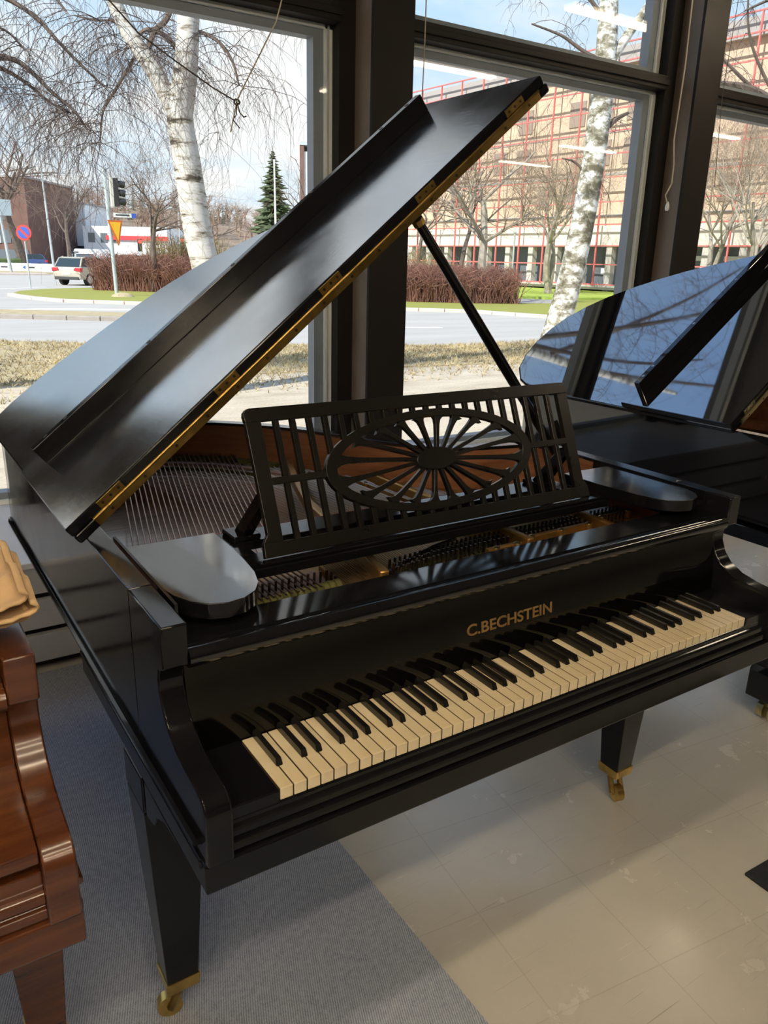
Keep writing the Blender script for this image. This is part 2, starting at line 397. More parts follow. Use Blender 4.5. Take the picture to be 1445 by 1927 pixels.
# ------------------------------------------------------------------ room shell
YW = 2.76                                             # plane of the glass
struct(MB().box(-4.0, 12.0, -12.0, 2.9, -0.10, -0.004).build('floor', 'linoleum'), 'scuffed beige linoleum floor with faint joints')
struct(MB().box(-4.0, 12.0, -12.0, 3.0, 4.4, 4.55).build('ceiling', 'ceiling_paint'))
struct(MB().box(-4.15, -4.0, -12.0, 3.0, -0.1, 4.55).build('wall_left', 'wall_paint'))
struct(MB().box(12.0, 12.15, -12.0, 3.0, -0.1, 4.55).build('wall_right', 'wall_paint'))
struct(MB().box(-4.15, 12.15, -12.15, -12.0, -0.1, 4.55).build('wall_back', 'wall_paint'))
struct(MB().box(-4.0, 12.0, YW - 0.02, YW + 0.10, -0.1, 0.425).build('wall_front', 'concrete'), 'low wall under the shop windows')
tag(MB().box(-3.9, 0.461, -5.0, 1.985, -0.004, 0.0).build('carpet', 'carpet_blue_grey'), 'ribbed blue-grey carpet under the left side of the pianos', 'carpet')

POSTS = [-2.85, -0.5, 1.85, 4.20, 6.55, 8.90, 11.25]
for i, px_ in enumerate(POSTS):
    o = empty('trim_%d' % (i + 1), (px_, YW, 0)); struct(o, 'dark brown window post running to the ceiling')
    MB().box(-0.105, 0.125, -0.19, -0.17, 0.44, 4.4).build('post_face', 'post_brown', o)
    MB().box(-0.105, 0.125, -0.17, 0.06, 0.44, 4.4).build('post_core', 'post_brown_lit', o)
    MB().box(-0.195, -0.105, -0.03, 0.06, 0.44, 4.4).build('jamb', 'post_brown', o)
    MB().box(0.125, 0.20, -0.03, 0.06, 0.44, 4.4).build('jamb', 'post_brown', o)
for i in range(len(POSTS) - 1):
    a, c = POSTS[i] + 0.20, POSTS[i + 1] - 0.195
    o = empty('window_%d' % (i + 1), ((a + c) / 2, YW, 0.44)); struct(o)
    ox = (a + c) / 2; a -= ox; c -= ox
    z0 = -0.44
    MB().box(a, c, -0.05, 0.05, z0 + 2.575, z0 + 2.655).build('transom', 'post_brown', o, bevel=0.004)
    MB().box(a, c, -0.062, -0.05, z0 + 2.60, z0 + 2.63).build('transom_bead', 'post_brown', o, bevel=0.003)
    for za, zb, nm in ((z0 + 0.44, z0 + 2.575, 'lower'), (z0 + 2.655, z0 + 4.36, 'upper')):
        # grey outer sash seen through the glass, white glazing beads in front
        fr_ = MB()
        for x0, x1, q0, q1 in ((a, a + 0.075, za, zb), (c - 0.095, c, za, zb), (a + 0.075, c - 0.095, zb - 0.055, zb), (a + 0.075, c - 0.095, za, za + 0.05)):
            fr_.box(x0, x1, 0.053, 0.12, q0, q1)
        fr_.build('outer_sash', 'sash_grey', o)
        bd = MB()
        for x0, x1, q0, q1 in ((a + 0.0, a + 0.016, za, zb), (c - 0.016, c, za, zb), (c - 0.040, c - 0.026, za, zb), (a, c, zb - 0.018, zb), (a, c, za, za + 0.02)):
            bd.box(x0, x1, 0.036, 0.052, q0, q1)
        bd.build('glazing_bead', 'bead_white', o)
        MB().box(a + 0.001, c - 0.001, 0.030, 0.034, za + 0.001, zb - 0.001).build('pane', 'pane_glass', o)
    # sill strip
    MB().box(a, c, -0.04, 0.14, z0 + 0.425, z0 + 0.44).build('sill', 'sill_white', o)
# convector bench under the windows
bn = empty('window_bench', (2.2, 2.35, 0)); tag(bn, 'long white convector bench with slotted panels under the windows', 'bench')
def bxx(x0, x1, y0, y1, z0, z1, nm, mt, **k): return MB().box(x0 - 2.2, x1 - 2.2, y0 - 2.35, y1 - 2.35, z0, z1).build(nm, mt, bn, **k)
bxx(-3.9, 11.9, 1.985, 2.738, 0.420, 0.443, 'bench_top', 'sill_white', bevel=0.003)
bxx(-3.9, 11.9, 2.03, 2.72, 0.012, 0.418, 'core', 'dark_void')
for xa in (-3.9, -1.5, 0.9, 3.3, 5.7, 8.1):
    for za, zb in ((0.040, 0.148), (0.176, 0.287), (0.315, 0.420)):
        bxx(xa, xa + 2.396, 1.995, 2.028, za, zb, 'panel', 'panel_grey', bevel=0.002)
    for za in (0.148, 0.287): bxx(xa + 0.85, xa + 0.875, 2.0, 2.03, za - .002, za + 0.030, 'bracket', 'bead_white')
# dark door mat on the right
tag(MB().box(-0.45, 0.45, -0.3, 0.3, 0.0, 0.010).build('door_mat', 'mat_black', loc=(1.752, -0.36, -0.004), bevel=0.004), 'black rubber mat lying on the linoleum at the right', 'mat')
bpy.data.objects['door_mat'].rotation_euler = (0, 0, math.radians(-2))
# ceiling lamps: twin fluorescent tubes on wires; left rows added unseen to brighten the room
hz_me = MB().box(-0.62, 0.62, -0.07, 0.07, 0.0, 0.05).mesh('housing', 'lamp_housing')
tu = [MB().tube([(-0.60, y, -0.022), (0.60, y, -0.022)], 0.014, 10).mesh('tube', 'lamp_tube', True) for y in (-0.035, 0.035)]
wr_me = MB().tube([(0, 0, 0.05), (0, 0, 1.10)], 0.003, 5).mesh('wire', 'steel')
for rx, ry in tuple((x, y) for x in (-2.9, -1.55, -0.2) for y in (-0.7, -1.9, -3.1, -4.3)) + ((4.75, 1.80), (4.60, -0.25), (4.75, -1.9), (9.6, -3.1), (9.7, -0.95), (10.2, -5.2)):
    if True:
        o = tag(empty('ceiling_lamp', (rx, ry, 3.30)), 'twin-tube fluorescent lamp hung on wires from the ceiling, mirrored in the panes at right, added unseen for light at left', 'lamp', 'fluorescent ceiling lamps')
        inst(hz_me, 'housing', o)
        for q in tu: inst(q, 'tube', o)
        for wx in (-0.45, 0.45): inst(wr_me, 'wire', o, (wx, 0, 0))
# blind cords
def cord(name, pts, r, mat, label):
    p0 = Vector(pts[-1]); o = MB().tube([Vector(p) - p0 for p in pts], r, 6).build(name, mat, None, True, loc=p0); return tag(o, label, 'cord')
cord('blind_cord', [(1.27, 2.5, 2.62), (1.219, 2.5, 2.465), (1.143, 2.5, 2.335), (1.067, 2.5, 2.206), (1.029, 2.5, 2.138), (1.018, 2.5, 2.09), (0.998, 2.5, 2.02)], 0.003, 'cord_cream', 'slack cream blind cord hanging to the knot in the left window')
cord('tie_cord', [(0.30, 2.5, 2.62), (0.529, 2.5, 2.424), (0.632, 2.5, 2.331), (0.774, 2.5, 2.255), (0.926, 2.5, 2.179), (1.024, 2.5, 2.141)], 0.003, 'cord_dark', 'dark cord strung slantwise to the knot in the left window')
tag(MB().tube([(0.012 * math.cos(a * .7), 0.006 * math.sin(a * 1.3), 0.010 * math.sin(a * .7)) for a in range(14)], 0.004, 5).tube([(0, 0, 0), (0.012, 0, -0.04), (0.03, 0, -0.055), (0.042, 0.002, -0.05)], 0.003, 5).tube([(0, 0, 0), (-0.004, 0, -0.05), (-0.02, 0, -0.07), (0.01, 0, -0.1)], 0.0025, 5)
    .build('cord_knot', 'cord_dark', None, True, loc=(1.029, 2.497, 2.138)), 'knotted loops where two cords meet before the birch', 'knot')
cord('pull_cord', [(2.006, 2.53, 3.4), (2.007, 2.53, 2.7), (2.008, 2.53, 2.477), (2.004, 2.53, 2.304), (2.006, 2.53, 1.9), (2.008, 2.53, 1.6)], 0.0028, 'cord_cream', 'thin straight pull cord beside the left post')
cord('tassel_cord', [(3.868, 2.5, 3.6), (3.868, 2.5, 2.995), (3.878, 2.5, 2.67), (3.861, 2.5, 2.253), (3.889, 2.5, 2.122), (3.891, 2.5, 2.017), (3.845, 2.5, 1.944), (3.870, 2.5, 1.905)], 0.0045, 'cord_cream', 'cream cord with a frayed end hanging before the right post')
part(bpy.data.objects['tassel_cord'], 'tassel', 'bead_white', lambda b: b.lathe((0.006, 0, -0.035), [(0.004, 0.04), (0.011, 0.02), (0.014, 0.0), (0.008, -0.012)], 8), smooth=True)
cord('right_pull_cord', [(4.38, 2.55, 3.5), (4.354, 2.55, 3.0), (4.334, 2.55, 2.57), (4.37, 2.55, 2.19), (4.385, 2.55, 2.03)], 0.0022, 'cord_dark', 'thin grey cord hanging in the right window')
bpy.data.objects['right_pull_cord'].name = 'pull_cord'

# ------------------------------------------------------------------ grand pianos
KX = 0.0235; ZK = 0.758; KL = 0.1453; XL = -0.124; XR = 1.297; XC = 0.5865
OUT_MAIN = [(XL, 0.30), (XL, 1.0), (XL, 1.60), (XL, 1.67), (-0.119, 1.705), (-0.095, 1.737), (-0.04, 1.747), (0.06, 1.742), (0.14, 1.730), (0.23, 1.692), (0.33, 1.65), (0.43, 1.60), (0.52, 1.548), (0.60, 1.48), (0.67, 1.405), (0.725, 1.33),
            (0.79, 1.22), (0.84, 1.12), (0.89, 1.02), (0.945, 0.945), (1.01, 0.892), (1.08, 0.866), (1.15, 0.852), (1.22, 0.836), (1.265, 0.80), (1.29, 0.745), (XR, 0.67), (XR, 0.60), (XR, 0.30)]
OUT_TWO = [(XL, 0.30), (XL, 1.0), (XL, 1.55), (-0.118, 1.62), (-0.085, 1.70), (-0.02, 1.77), (0.07, 1.81), (0.16, 1.822), (0.25, 1.815), (0.34, 1.79), (0.42, 1.745), (0.50, 1.68), (0.58, 1.59), (0.65, 1.495), (0.71, 1.40), (0.76, 1.30), (0.81, 1.19),
           (0.86, 1.08), (0.92, 0.985), (0.99, 0.92), (1.07, 0.885), (1.15, 0.865), (1.22, 0.845), (1.265, 0.80), (1.29, 0.745), (XR, 0.67), (XR, 0.60), (XR, 0.30)]
ARM = [(0.30, 0.997), (0.133, 0.997), (0.133, 0.927), (0.157, 0.917), (0.163, 0.897), (0.162, 0.877), (0.150, 0.850), (0.131, 0.829), (0.097, 0.811), (0.055, 0.802), (0.018, 0.798), (-0.004, 0.792), (-0.017, 0.780), (-0.022, 0.762), (-0.022, 0.684), (0.30, 0.684)]

def lid_frame(th):
    th = math.radians(th); ez = Vector((math.cos(th), 0, math.sin(th))); nz = Vector((-math.sin(th), 0, math.cos(th))); base = Vector((-0.163, 0, 1.022))
    return lambda s, y, h: tuple(base + ez * s + Vector((0, y, 0)) + nz * h)

def tapered_leg(P, x, y, zt, lacq, wheel_dir, brass, fer=True):
    lg = MB(); a, c = 0.056, 0.031
    lg.hexa([(x - c, y - c, 0.085), (x + c, y - c, 0.085), (x + c, y + c, 0.085), (x - c, y + c, 0.085), (x - a, y - a, 0.555), (x + a, y - a, 0.555), (x + a, y + a, 0.555), (x - a, y + a, 0.555)])
    leg = lg.build('leg', lacq, P, bevel=0.003)
    MB().box(x - a * 1.02, x + a * 1.02, y - a * 1.02, y + a * 1.02, 0.558, zt).build('leg_block', lacq, leg, bevel=0.003)
    f = 0.0335
    MB().hexa([(x - f, y - f, 0.084), (x + f, y - f, 0.084), (x + f, y + f, 0.084), (x - f, y + f, 0.084)] + [(x + sx * 0.0355, y + sy * 0.0355, 0.112) for sx, sy in ((-1, -1), (1, -1), (1, 1), (-1, 1))]).build('ferrule', brass, leg, bevel=0.0015)
    cs = MB(); wx, wy = x + wheel_dir[0] * 0.022, y + wheel_dir[1] * 0.022
    cs.lathe((x, y, 0.066), [(0.017, 0.0), (0.017, 0.018)], 14)
    ax = Vector((-wheel_dir[1], wheel_dir[0], 0)).normalized()
    for sgn in (-1, 1):
        q = ax * (0.015 * sgn)
        cs.tube([(x + q.x, y + q.y, 0.072), (wx + q.x, wy + q.y, 0.027)], [0.008, 0.009], 6)
    cs.build('caster_fork', 'brass_old' if brass != 'brass_pale' else brass, leg, True)
    w = MB().tube([Vector((wx, wy, 0.026)) + ax * v for v in (-0.013, -0.011, 0.011, 0.013)], [0.020, 0.0258, 0.0258, 0.020], 22)
    w.tube([Vector((wx, wy, 0.026)) - ax * 0.019, Vector((wx, wy, 0.026)) + ax * 0.019], 0.006, 8)
    w.build('caster_wheel', brass, leg, True)
    return leg

def block_leg(P, x, y, zt, lacq, brass):                 # straight modern leg with a plinth
    b = MB().box(x - 0.055, x + 0.055, y - 0.055, y + 0.055, 0.20, zt); leg = b.build('leg', lacq, P, bevel=0.004)
    MB().prism([(-0.055, 0.21), (-0.068, 0.185), (-0.068, 0.085), (0.068, 0.085), (0.068, 0.185), (0.055, 0.21)], lambda u, z: (x + u, y - 0.068, z), lambda u, z: (x + u, y + 0.068, z)).build('leg_foot', lacq, leg, bevel=0.004)
    w = MB()
    for sg in (-1, 1): w.tube([(x - 0.01, y + sg * 0.022 + v, 0.034) for v in (-0.014, -0.012, 0.012, 0.014)], [0.028, 0.0335, 0.0335, 0.028], 22)
    w.build('caster_wheel', brass, leg, True)
    MB().tube([(x - 0.01, y - 0.04, 0.034), (x - 0.01, y + 0.04, 0.034)], 0.007, 8).lathe((x, y, 0.06), [(0.022, 0), (0.022, 0.025)], 12).build('caster_axle', 'steel', leg, True)

def grand(name, dx, dy, out, lacq, lacq_lid, inner, lid, closed_keys, brass, label, legs, fine):
    P = empty(name, (dx, dy, 0)); tag(P, label, 'piano')
    inn = offset_poly(out, 0.040); inn[0] = (XL + 0.040, 0.30); inn[-1] = (XR - 0.040, 0.30)
    MB().ringwall(out, inn, 0.700, 0.997).build('rim', 'lacquer_rim' if fine else lacq, P, True, bevel=0.002)
    liner = offset_poly(out, 0.0435); liner[0] = (XL + 0.0435, 0.30); liner[-1] = (XR - 0.0435, 0.30); inn2 = offset_poly(out, 0.0402); inn2[0] = (XL + 0.0402, 0.30); inn2[-1] = (XR - 0.0402, 0.30)
    MB().ringwall(inn2, liner, 0.79, 0.988).build('inner_rim', inner, P, True)
    # bead moulding that runs along the lower edge of the case
    bead = [(p[0], p[1]) for p in offset_poly(out, -0.004)]
    pts = [(XL - 0.004, 0.012, 0.708), (XL - 0.004, 0.30, 0.708)] + [(q[0], q[1], 0.708) for q in bead[1:-1]] + [(XR + 0.004, 0.30, 0.708), (XR + 0.004, 0.012, 0.708)]
    MB().tube(pts, 0.0065, 6).build('case_moulding', lacq, P, True)
    for sgn in (0, 1):
        x0, x1 = (XL, XL + 0.041) if sgn == 0 else (XR - 0.041, XR)
        arm_ = MB().px(ARM, x0, x1).build('arm', lacq, P, True, bevel=0.003)
        if fine:                                              # side faces take a brighter-reflecting lacquer copy; their lighter look is put in
            arm_.data.materials.append(M('lacquer_rim'))
            for pg in arm_.data.polygons: pg.material_index = 1 if abs(pg.normal.x) > 0.9 else 0
        xa, xb = (XL - 0.005, XL + 0.03) if sgn == 0 else (XR - 0.03, XR + 0.005)
        MB().box(xa, xb, 0.0, 0.745, 0.668, 0.684).build('skirt', lacq, P, bevel=0.003)
    MB().box(XL - 0.002, XR + 0.002, -0.016, 0.742, 0.633, 0.683).build('keybed', lacq, P, bevel=0.003)
    floor_p = offset_poly(out, 0.038); MB().pz([(XL + .038, 0.20)] + floor_p[1:-1] + [(XR - .038, 0.20)], 0.702, 0.716).build('bottom_board', 'dark_void', P)
    # moulded key slip
    slip = [(0.010, 0.738), (-0.001, 0.738), (-0.003, 0.735), (-0.003, 0.728), (-0.007, 0.726), (-0.0085, 0.721), (-0.0085, 0.711), (-0.0045, 0.709), (-0.0045, 0.705), (-0.0105, 0.703), (-0.012, 0.697), (-0.012, 0.690), (-0.0065, 0.688), (-0.0065, 0.684), (0.010, 0.684)]
    MB().px(slip, XL + 0.041, XR - 0.041).build('key_slip', lacq, P, bevel=0.0008, seg=1)
    for x0, x1 in ((XL + 0.041, -0.0012), (50 * KX + 0.0012, XR - 0.041)):
        MB().box(x0, x1, -0.002, KL + 0.01, 0.684, 0.757).build('key_block', lacq, P, bevel=0.002)
    if closed_keys:
        fb = [(0.012, 0.765), (-0.006, 0.772), (-0.004, 0.790), (0.03, 0.800), (0.10, 0.812), (0.140, 0.835), (0.158, 0.88), (0.165, 0.915), (0.18, 0.915), (0.18, 0.83), (0.14, 0.80), (0.04, 0.776)]
        MB().px(fb, XL + 0.042, XR - 0.042).build('fallboard', lacq, P, True, bevel=0.002)
    else:
        fb = [(0.1475, 0.760), (0.1495, 0.790), (0.154, 0.830), (0.160, 0.868), (0.165, 0.896), (0.165, 0.912), (0.18, 0.912), (0.18, 0.70), (0.1475, 0.70)]
        MB().px(fb, XL + 0.042, XR - 0.042).build('fallboard', 'lacquer_smooth' if fine else lacq, P, True)
    # rounded top rail with a groove behind its nose
    nose = [(0.1455 + 0.0165 * math.cos(math.radians(a)), 0.933 + 0.0165 * math.sin(math.radians(a))) for a in range(75, 271, 15)]
    rail = [(0.232, 0.951), (0.160, 0.951), (0.158, 0.945), (0.151, 0.945)] + nose + [(0.17, 0.912), (0.232, 0.912)]
    MB().px(rail, XL + 0.042, XR - 0.042).build('top_rail', 'lacquer_rail' if fine else lacq, P, True)
    # ---- interior
    sb = offset_poly(out, 0.042)
    MB().pz([(XL + .042, 0.572)] + [q for q in sb[1:-1] if q[1] > 0.58] + [(XR - .042, 0.572)], 0.792, 0.800).build('soundboard', 'soundboard_spruce', P)
    MB().box(XL + 0.042, XR - 0.042, 0.235, 0.57, 0.80, 0.862).build('pin_block', 'plate_gold' if fine else inner, P)
    # hitch plate: gold band following the bent side, higher than the soundboard
    a_ = offset_poly(out, 0.046); b_ = offset_poly(out, 0.165)
    i0 = 6
    MB().ringwall(a_[i0:-2], b_[i0:-2], 0.845, 0.872).build('hitch_plate', 'plate_gold' if fine else inner, P, True, bevel=0.004)
    if lid is not None:
        F = lid_frame(lid['th']); yf = lid['yf']; yb = lid['yb']
        lo = offset_poly(out, -0.012)
        pl = [(0.0, yf)] + [(q[0] + 0.134, q[1]) for q in lo[1:-1] if q[1] > yf + 0.03] + [(1.44, yf)]
        L = MB().prism(pl, lambda s, y: F(s, y, -0.044), lambda s, y: F(s, y, -0.0231)).build('lid', lacq, P, bevel=0.006, seg=3)
        cx_, cy_ = 0.60, 1.10
        MB().prism([(cx_ + (q[0] - cx_) * 0.991, cy_ + (q[1] - cy_) * 0.989) for q in pl], lambda s, y: F(s, y, -0.0230), lambda s, y: F(s, y, -0.0224)).build('lid_sheen_sheet', lacq_lid, L)  # thin sheet added to carry the lid's bright reflection, edges stay black
        fl = MB().prism([(0.0, yf), (0.0, yb), (1.43, yb), (1.43, yf)], lambda s, y: F(s, y, -0.022), lambda s, y: F(s, y, -0.0007)).build('front_flap', lacq, L, bevel=0.003)
        MB().prism([(0.003, yf + 0.003), (0.003, yb - 0.003), (1.427, yb - 0.003), (1.427, yf + 0.003)], lambda s, y: F(s, y, -0.0006), lambda s, y: F(s, y, 0.0)).build('flap_sheen_sheet', lacq_lid, L)  # added sheet that puts the bright reflection on the flap top only
        yl, hl = lid['yl'], lid['hl']
        MB().prism([(0.058, yl), (0.058, yl + 0.024), (1.385, yl + 0.024), (1.385, yl)], lambda s, y: F(s, y, 0.0005), lambda s, y: F(s, y, hl)).build('flap_lip', lacq if not fine else 'lacquer_worn', L, bevel=0.0015)
        MB().prism([(0.05, -0.041), (0.05, -0.0235), (1.405, -0.0235), (1.405, -0.041)], lambda s, h: F(s, yf - 0.003, h), lambda s, h: F(s, yf + 0.001, h)).build('hinge_strip', 'brass_old' if fine else brass, L, bevel=0.0008, seg=1)
        MB().tube([F(0.05, yf - 0.003, -0.0225), F(1.405, yf - 0.003, -0.0225)], 0.0032, 8).build('hinge_barrel', 'brass_old' if fine else brass, L, True)
        sc_ = MB()
        for sx in (0.105, 0.418, 0.722, 1.024, 1.328):
            MB().prism([(sx - 0.030, -0.019), (sx - 0.030, -0.003), (sx + 0.030, -0.003), (sx + 0.030, -0.019)], lambda s, h: F(s, yf - 0.0022, h), lambda s, h: F(s, yf + 0.001, h)).build('hinge_leaf', 'brass_old' if fine else brass, L, bevel=0.0005, seg=1)
            for k in (-0.020, 0, 0.020):
                sc_.tube([F(sx + k, yf - 0.0030, -0.011), F(sx + k, yf, -0.011)], 0.0032, 8)
        for k in range(16): sc_.tube([F(0.09 + k * 0.085, yf - 0.0040, -0.032), F(0.09 + k * 0.085, yf, -0.032)], 0.0034, 8)
        for sx in (0.10, 0.16, 0.42, 0.70, 0.98, 1.24, 1.34): sc_.tube([F(sx, yl + 0.012, hl - 0.003), F(sx, yl + 0.012, hl + 0.0008)], 0.006, 10)
        tag(sc_.build('hinge_screws', 'screw_dark' if fine else 'steel', L), kind='stuff')
        # lid hinge knuckle on the left edge
        MB().tube([(-0.128, yf + 0.02, 1.000), (-0.128, yf + 0.10, 1.000)], 0.010, 12).build('lid_hinge', 'steel', L, True)
        if lid.get('prop'):
            a, c = lid['prop']
            MB().tube([a, tuple(a[i] * .5 + c[i] * .5 for i in range(3)), c], [0.013, 0.014, 0.0115], 10).build('prop_stick', lacq, P, True)
            MB().tube([Vector(c) - (Vector(c) - Vector(a)).normalized() * 0.014, Vector(c)], [0.015, 0.015], 8).build('prop_cup', 'brass_old', P, True)
    else:
        # closed lid resting on the rim
        lo = offset_poly(out, -0.012)
        MB().pz([(XL - 0.012, 0.30)] + lo[1:-1] + [(XR + 0.012, 0.30)], 0.9985, 1.020).build('lid', lacq_lid, P, bevel=0.006, seg=3)
    for lx, ly, wd_ in ((-0.071, 0.358, (-1, 0.2)), (1.2625, 0.362, (-0.3, -1)), (0.10, 1.42, (0.6, 1))):
        zt = 0.632 if ly < 1 else 0.699
        if legs == 'taper': tapered_leg(P, lx, ly, zt, lacq, Vector((wd_[0], wd_[1], 0)).normalized(), brass)
        else: block_leg(P, lx + (0.02 if lx < 0 else 0), ly, zt, lacq, brass)
    return P

def steel_mesh(b, items):
    for a, c, r in items: b.tube([a, c], r, 4, False)

# ================= the main piano
G1 = grand('grand_piano', 0, 0, OUT_MAIN, 'lacquer_worn', 'lacquer_lid', 'rim_veneer', dict(th=39.2, yf=0.571, yb=1.047, yl=0.950, hl=0.045, prop=((1.250, 0.700, 0.975), (0.650, 0.618, 1.607))), False, 'brass',
           'old worn black grand piano with fretwork music desk and raised lid, ivory keys open', 'taper', True)
# keys
def bevel_mesh(me, w, seg=1):
    bm = bmesh.new(); bm.from_mesh(me); bmesh.ops.bevel(bm, geom=[e for e in bm.edges], offset=w, segments=seg, affect='EDGES'); bm.to_mesh(me); bm.free(); return me
wk = bevel_mesh(MB().box(0.0011, KX - 0.0011, 0, KL, -0.024, 0).mesh('white_key', 'ivory'), 0.0009)
wk.materials.append(M('key_wood_shaded'))                     # wooden key sides darkened to paint shade into the gaps
for pg in wk.polygons: pg.material_index = 1 if abs(pg.normal.x) > 0.95 else 0
bkb = MB().hexa([(-0.0058, 0.050, 0.0), (0.0058, 0.050, 0.0), (0.0058, KL, 0.0), (-0.0058, KL, 0.0), (-0.0046, 0.0555, 0.0125), (0.0046, 0.0555, 0.0125), (0.0046, KL, 0.0125), (-0.0046, KL, 0.0125)])
bk_ = bevel_mesh(bkb.mesh('black_key', 'ebony'), 0.0011, 2)
seq = 'ABCDEFG'; off = {'A': 0.0012, 'C': -0.0016, 'D': 0.0016, 'F': -0.0020, 'G': 0.0}
for i in range(50):
    inst(wk, 'white_key', G1, (i * KX, 0, ZK + R.uniform(-0.0004, 0.0003)))
    L_ = seq[i % 7]
    if L_ in off and i < 49: inst(bk_, 'black_key', G1, ((i + 1) * KX + off[L_], 0, ZK))
# maker's lettering on the fallboard
def lettering(parent, name, body, mat, size, width, loc, rot, extrude=0.0004):
    cu = bpy.data.curves.new(name, 'FONT'); cu.body = body; cu.size = size; cu.extrude = extrude; cu.align_x = 'LEFT'; cu.offset = 0.0006 if size < 0.2 else 0
    to = bpy.data.objects.new(name, cu); COL.objects.link(to); bpy.context.view_layer.update()
    me = bpy.data.meshes.new_from_object(to.evaluated_get(bpy.context.evaluated_depsgraph_get())); bpy.data.objects.remove(to, do_unlink=True)
    xs = [v.co.x for v in me.vertices]; k = width / max(1e-6, max(xs) - min(xs)); x0 = min(xs)
    for v in me.vertices: v.co.x = (v.co.x - x0) * k
    me.materials.clear(); me.materials.append(M(mat)); me.name = name
    return inst(me, name, parent, loc, rot)
lettering(G1, 'gold_lettering', 'C.BECHSTEIN', 'gold_leaf', 0.0325, 0.228, (0.477, 0.1522, 0.8215), (math.radians(83.5), 0, 0))
# music slide
part(G1, 'music_slide', 'lacquer_worn', lambda b: b.box(0.105, 1.068, 0.338, 0.42, 0.949, 0.968).box(0.105, 1.068, 0.485, 0.56, 0.949, 0.968).box(0.105, 0.155, 0.42, 0.485, 0.949, 0.968).box(1.018, 1.068, 0.42, 0.485, 0.949, 0.968), bevel=0.002)
part(G1, 'slide_ledge', 'lacquer_worn', lambda b: b.box(0.130, 1.043, 0.3425, 0.361, 0.9685, 0.975), bevel=0.002)
part(G1, 'slide_edge', 'red_felt', lambda b: b.box(0.105, 1.068, 0.5605, 0.578, 0.930, 0.962))
rl = part(G1, 'slide_rail', 'lacquer_worn', lambda b: b.box(XL + 0.0445, -0.03, 0.24, 0.56, 0.925, 0.944)); part(G1, 'slide_rail', 'lacquer_worn', lambda b: b.box(1.203, XR - 0.0445, 0.24, 0.56, 0.925, 0.944))
# candle shelves (half-round tops)
SH = [(-0.075, 0.50), (0.101, 0.50), (0.100, 0.40), (0.095, 0.335), (0.088, 0.275), (0.075, 0.230), (0.056, 0.200), (0.030, 0.183), (0.0, 0.178), (-0.028, 0.187), (-0.050, 0.209), (-0.066, 0.245), (-0.074, 0.29)]
for sgn in (0, 1):
    o_ = SH if sgn == 0 else [(2 * XC - x, y) for x, y in SH][::-1]
    s_ = MB().pz(o_, 0.966, 0.9934).build('side_shelf', 'lacquer_worn', G1, True, bevel=0.001); MB().pz([(XC + (x - XC) * 1.0, y) for x, y in o_], 0.9935, 0.9942).build('shelf_sheen_sheet', 'lacquer_shelf', s_)  # top sheet added for its bright reflection, shelf body kept black
    xg = XL + 0.0445 if sgn == 0 else XR - 0.0495
    MB().box(xg, xg + 0.005, 0.20, 0.56, 0.944, 0.999).build('shelf_guide', 'lacquer_worn', G1)
# fretwork music desk
YB, ZB, YT, ZT = 0.362, 0.976, 0.475, 1.242
dl = math.hypot(YT - YB, ZT - ZB); vy, vz = (YT - YB) / dl, (ZT - ZB) / dl; DT = 0.013
DK = lambda u, v, w: (XC + u, YB + v * vy + w * vz, ZB + v * vz - w * vy)      # w>0 goes back
def slab(b, poly, w0=0.0, w1=DT): return b.prism(poly, lambda u, v: DK(u, v, w0), lambda u, v: DK(u, v, w1))
fr_ = MB(); ui, v0, v1, vt = 0.394, 0.028, 0.262, 0.289
slab(fr_, [(-0.437, 0.0), (0.437, 0.0), (0.435, v0), (-0.435, v0)])
tl = [(0.428 - 0.014 + 0.014 * math.cos(math.radians(a)), vt - 0.014 + 0.014 * math.sin(math.radians(a))) for a in (0, 30, 60, 90)]
slab(fr_, [(-0.4265, v1), (0.4265, v1)] + tl + [(-p[0], p[1]) for p in tl[::-1]])
for s in (-1, 1):
    q = [(s * ui, v0), (s * 0.435, v0), (s * 0.430, 0.036), (s * 0.424, 0.044), (s * 0.424, 0.06), (s * 0.4265, v1), (s * ui, v1)]
    slab(fr_, q)
desk = fr_.build('music_desk', 'lacquer_desk', G1, bevel=0.0012)
A1, B1, A0, B0, VC, HA, HB = 0.276, 0.110, 0.250, 0.093, 0.145, 0.054, 0.0245
rg = MB(); n_ = 72; base = 0
ring = [[(a * math.cos(2 * math.pi * i / n_), VC + c * math.sin(2 * math.pi * i / n_)) for i in range(n_)] for a, c in ((A1, B1), (A0, B0))]
for w in (-0.001, DT):
    for rr in ring: rg.v += [DK(u, v, w) for u, v in rr]
for i in range(n_):
    j = (i + 1) % n_; o0, i0, o1, i1 = 0, n_, 2 * n_, 3 * n_
    rg.f += [(o0 + i, o0 + j, i0 + j, i0 + i), (o1 + j, o1 + i, i1 + i, i1 + j), (o0 + j, o0 + i, o1 + i, o1 + j), (i0 + i, i0 + j, i1 + j, i1 + i)]
rg.build('oval_ring', 'lacquer_desk', desk, True, bevel=0.001)
slab(MB(), [(HA * math.cos(2 * math.pi * i / 40), VC + HB * math.sin(2 * math.pi * i / 40)) for i in range(40)], -0.002, DT).build('hub', 'lacquer_desk', desk, True, bevel=0.0015)
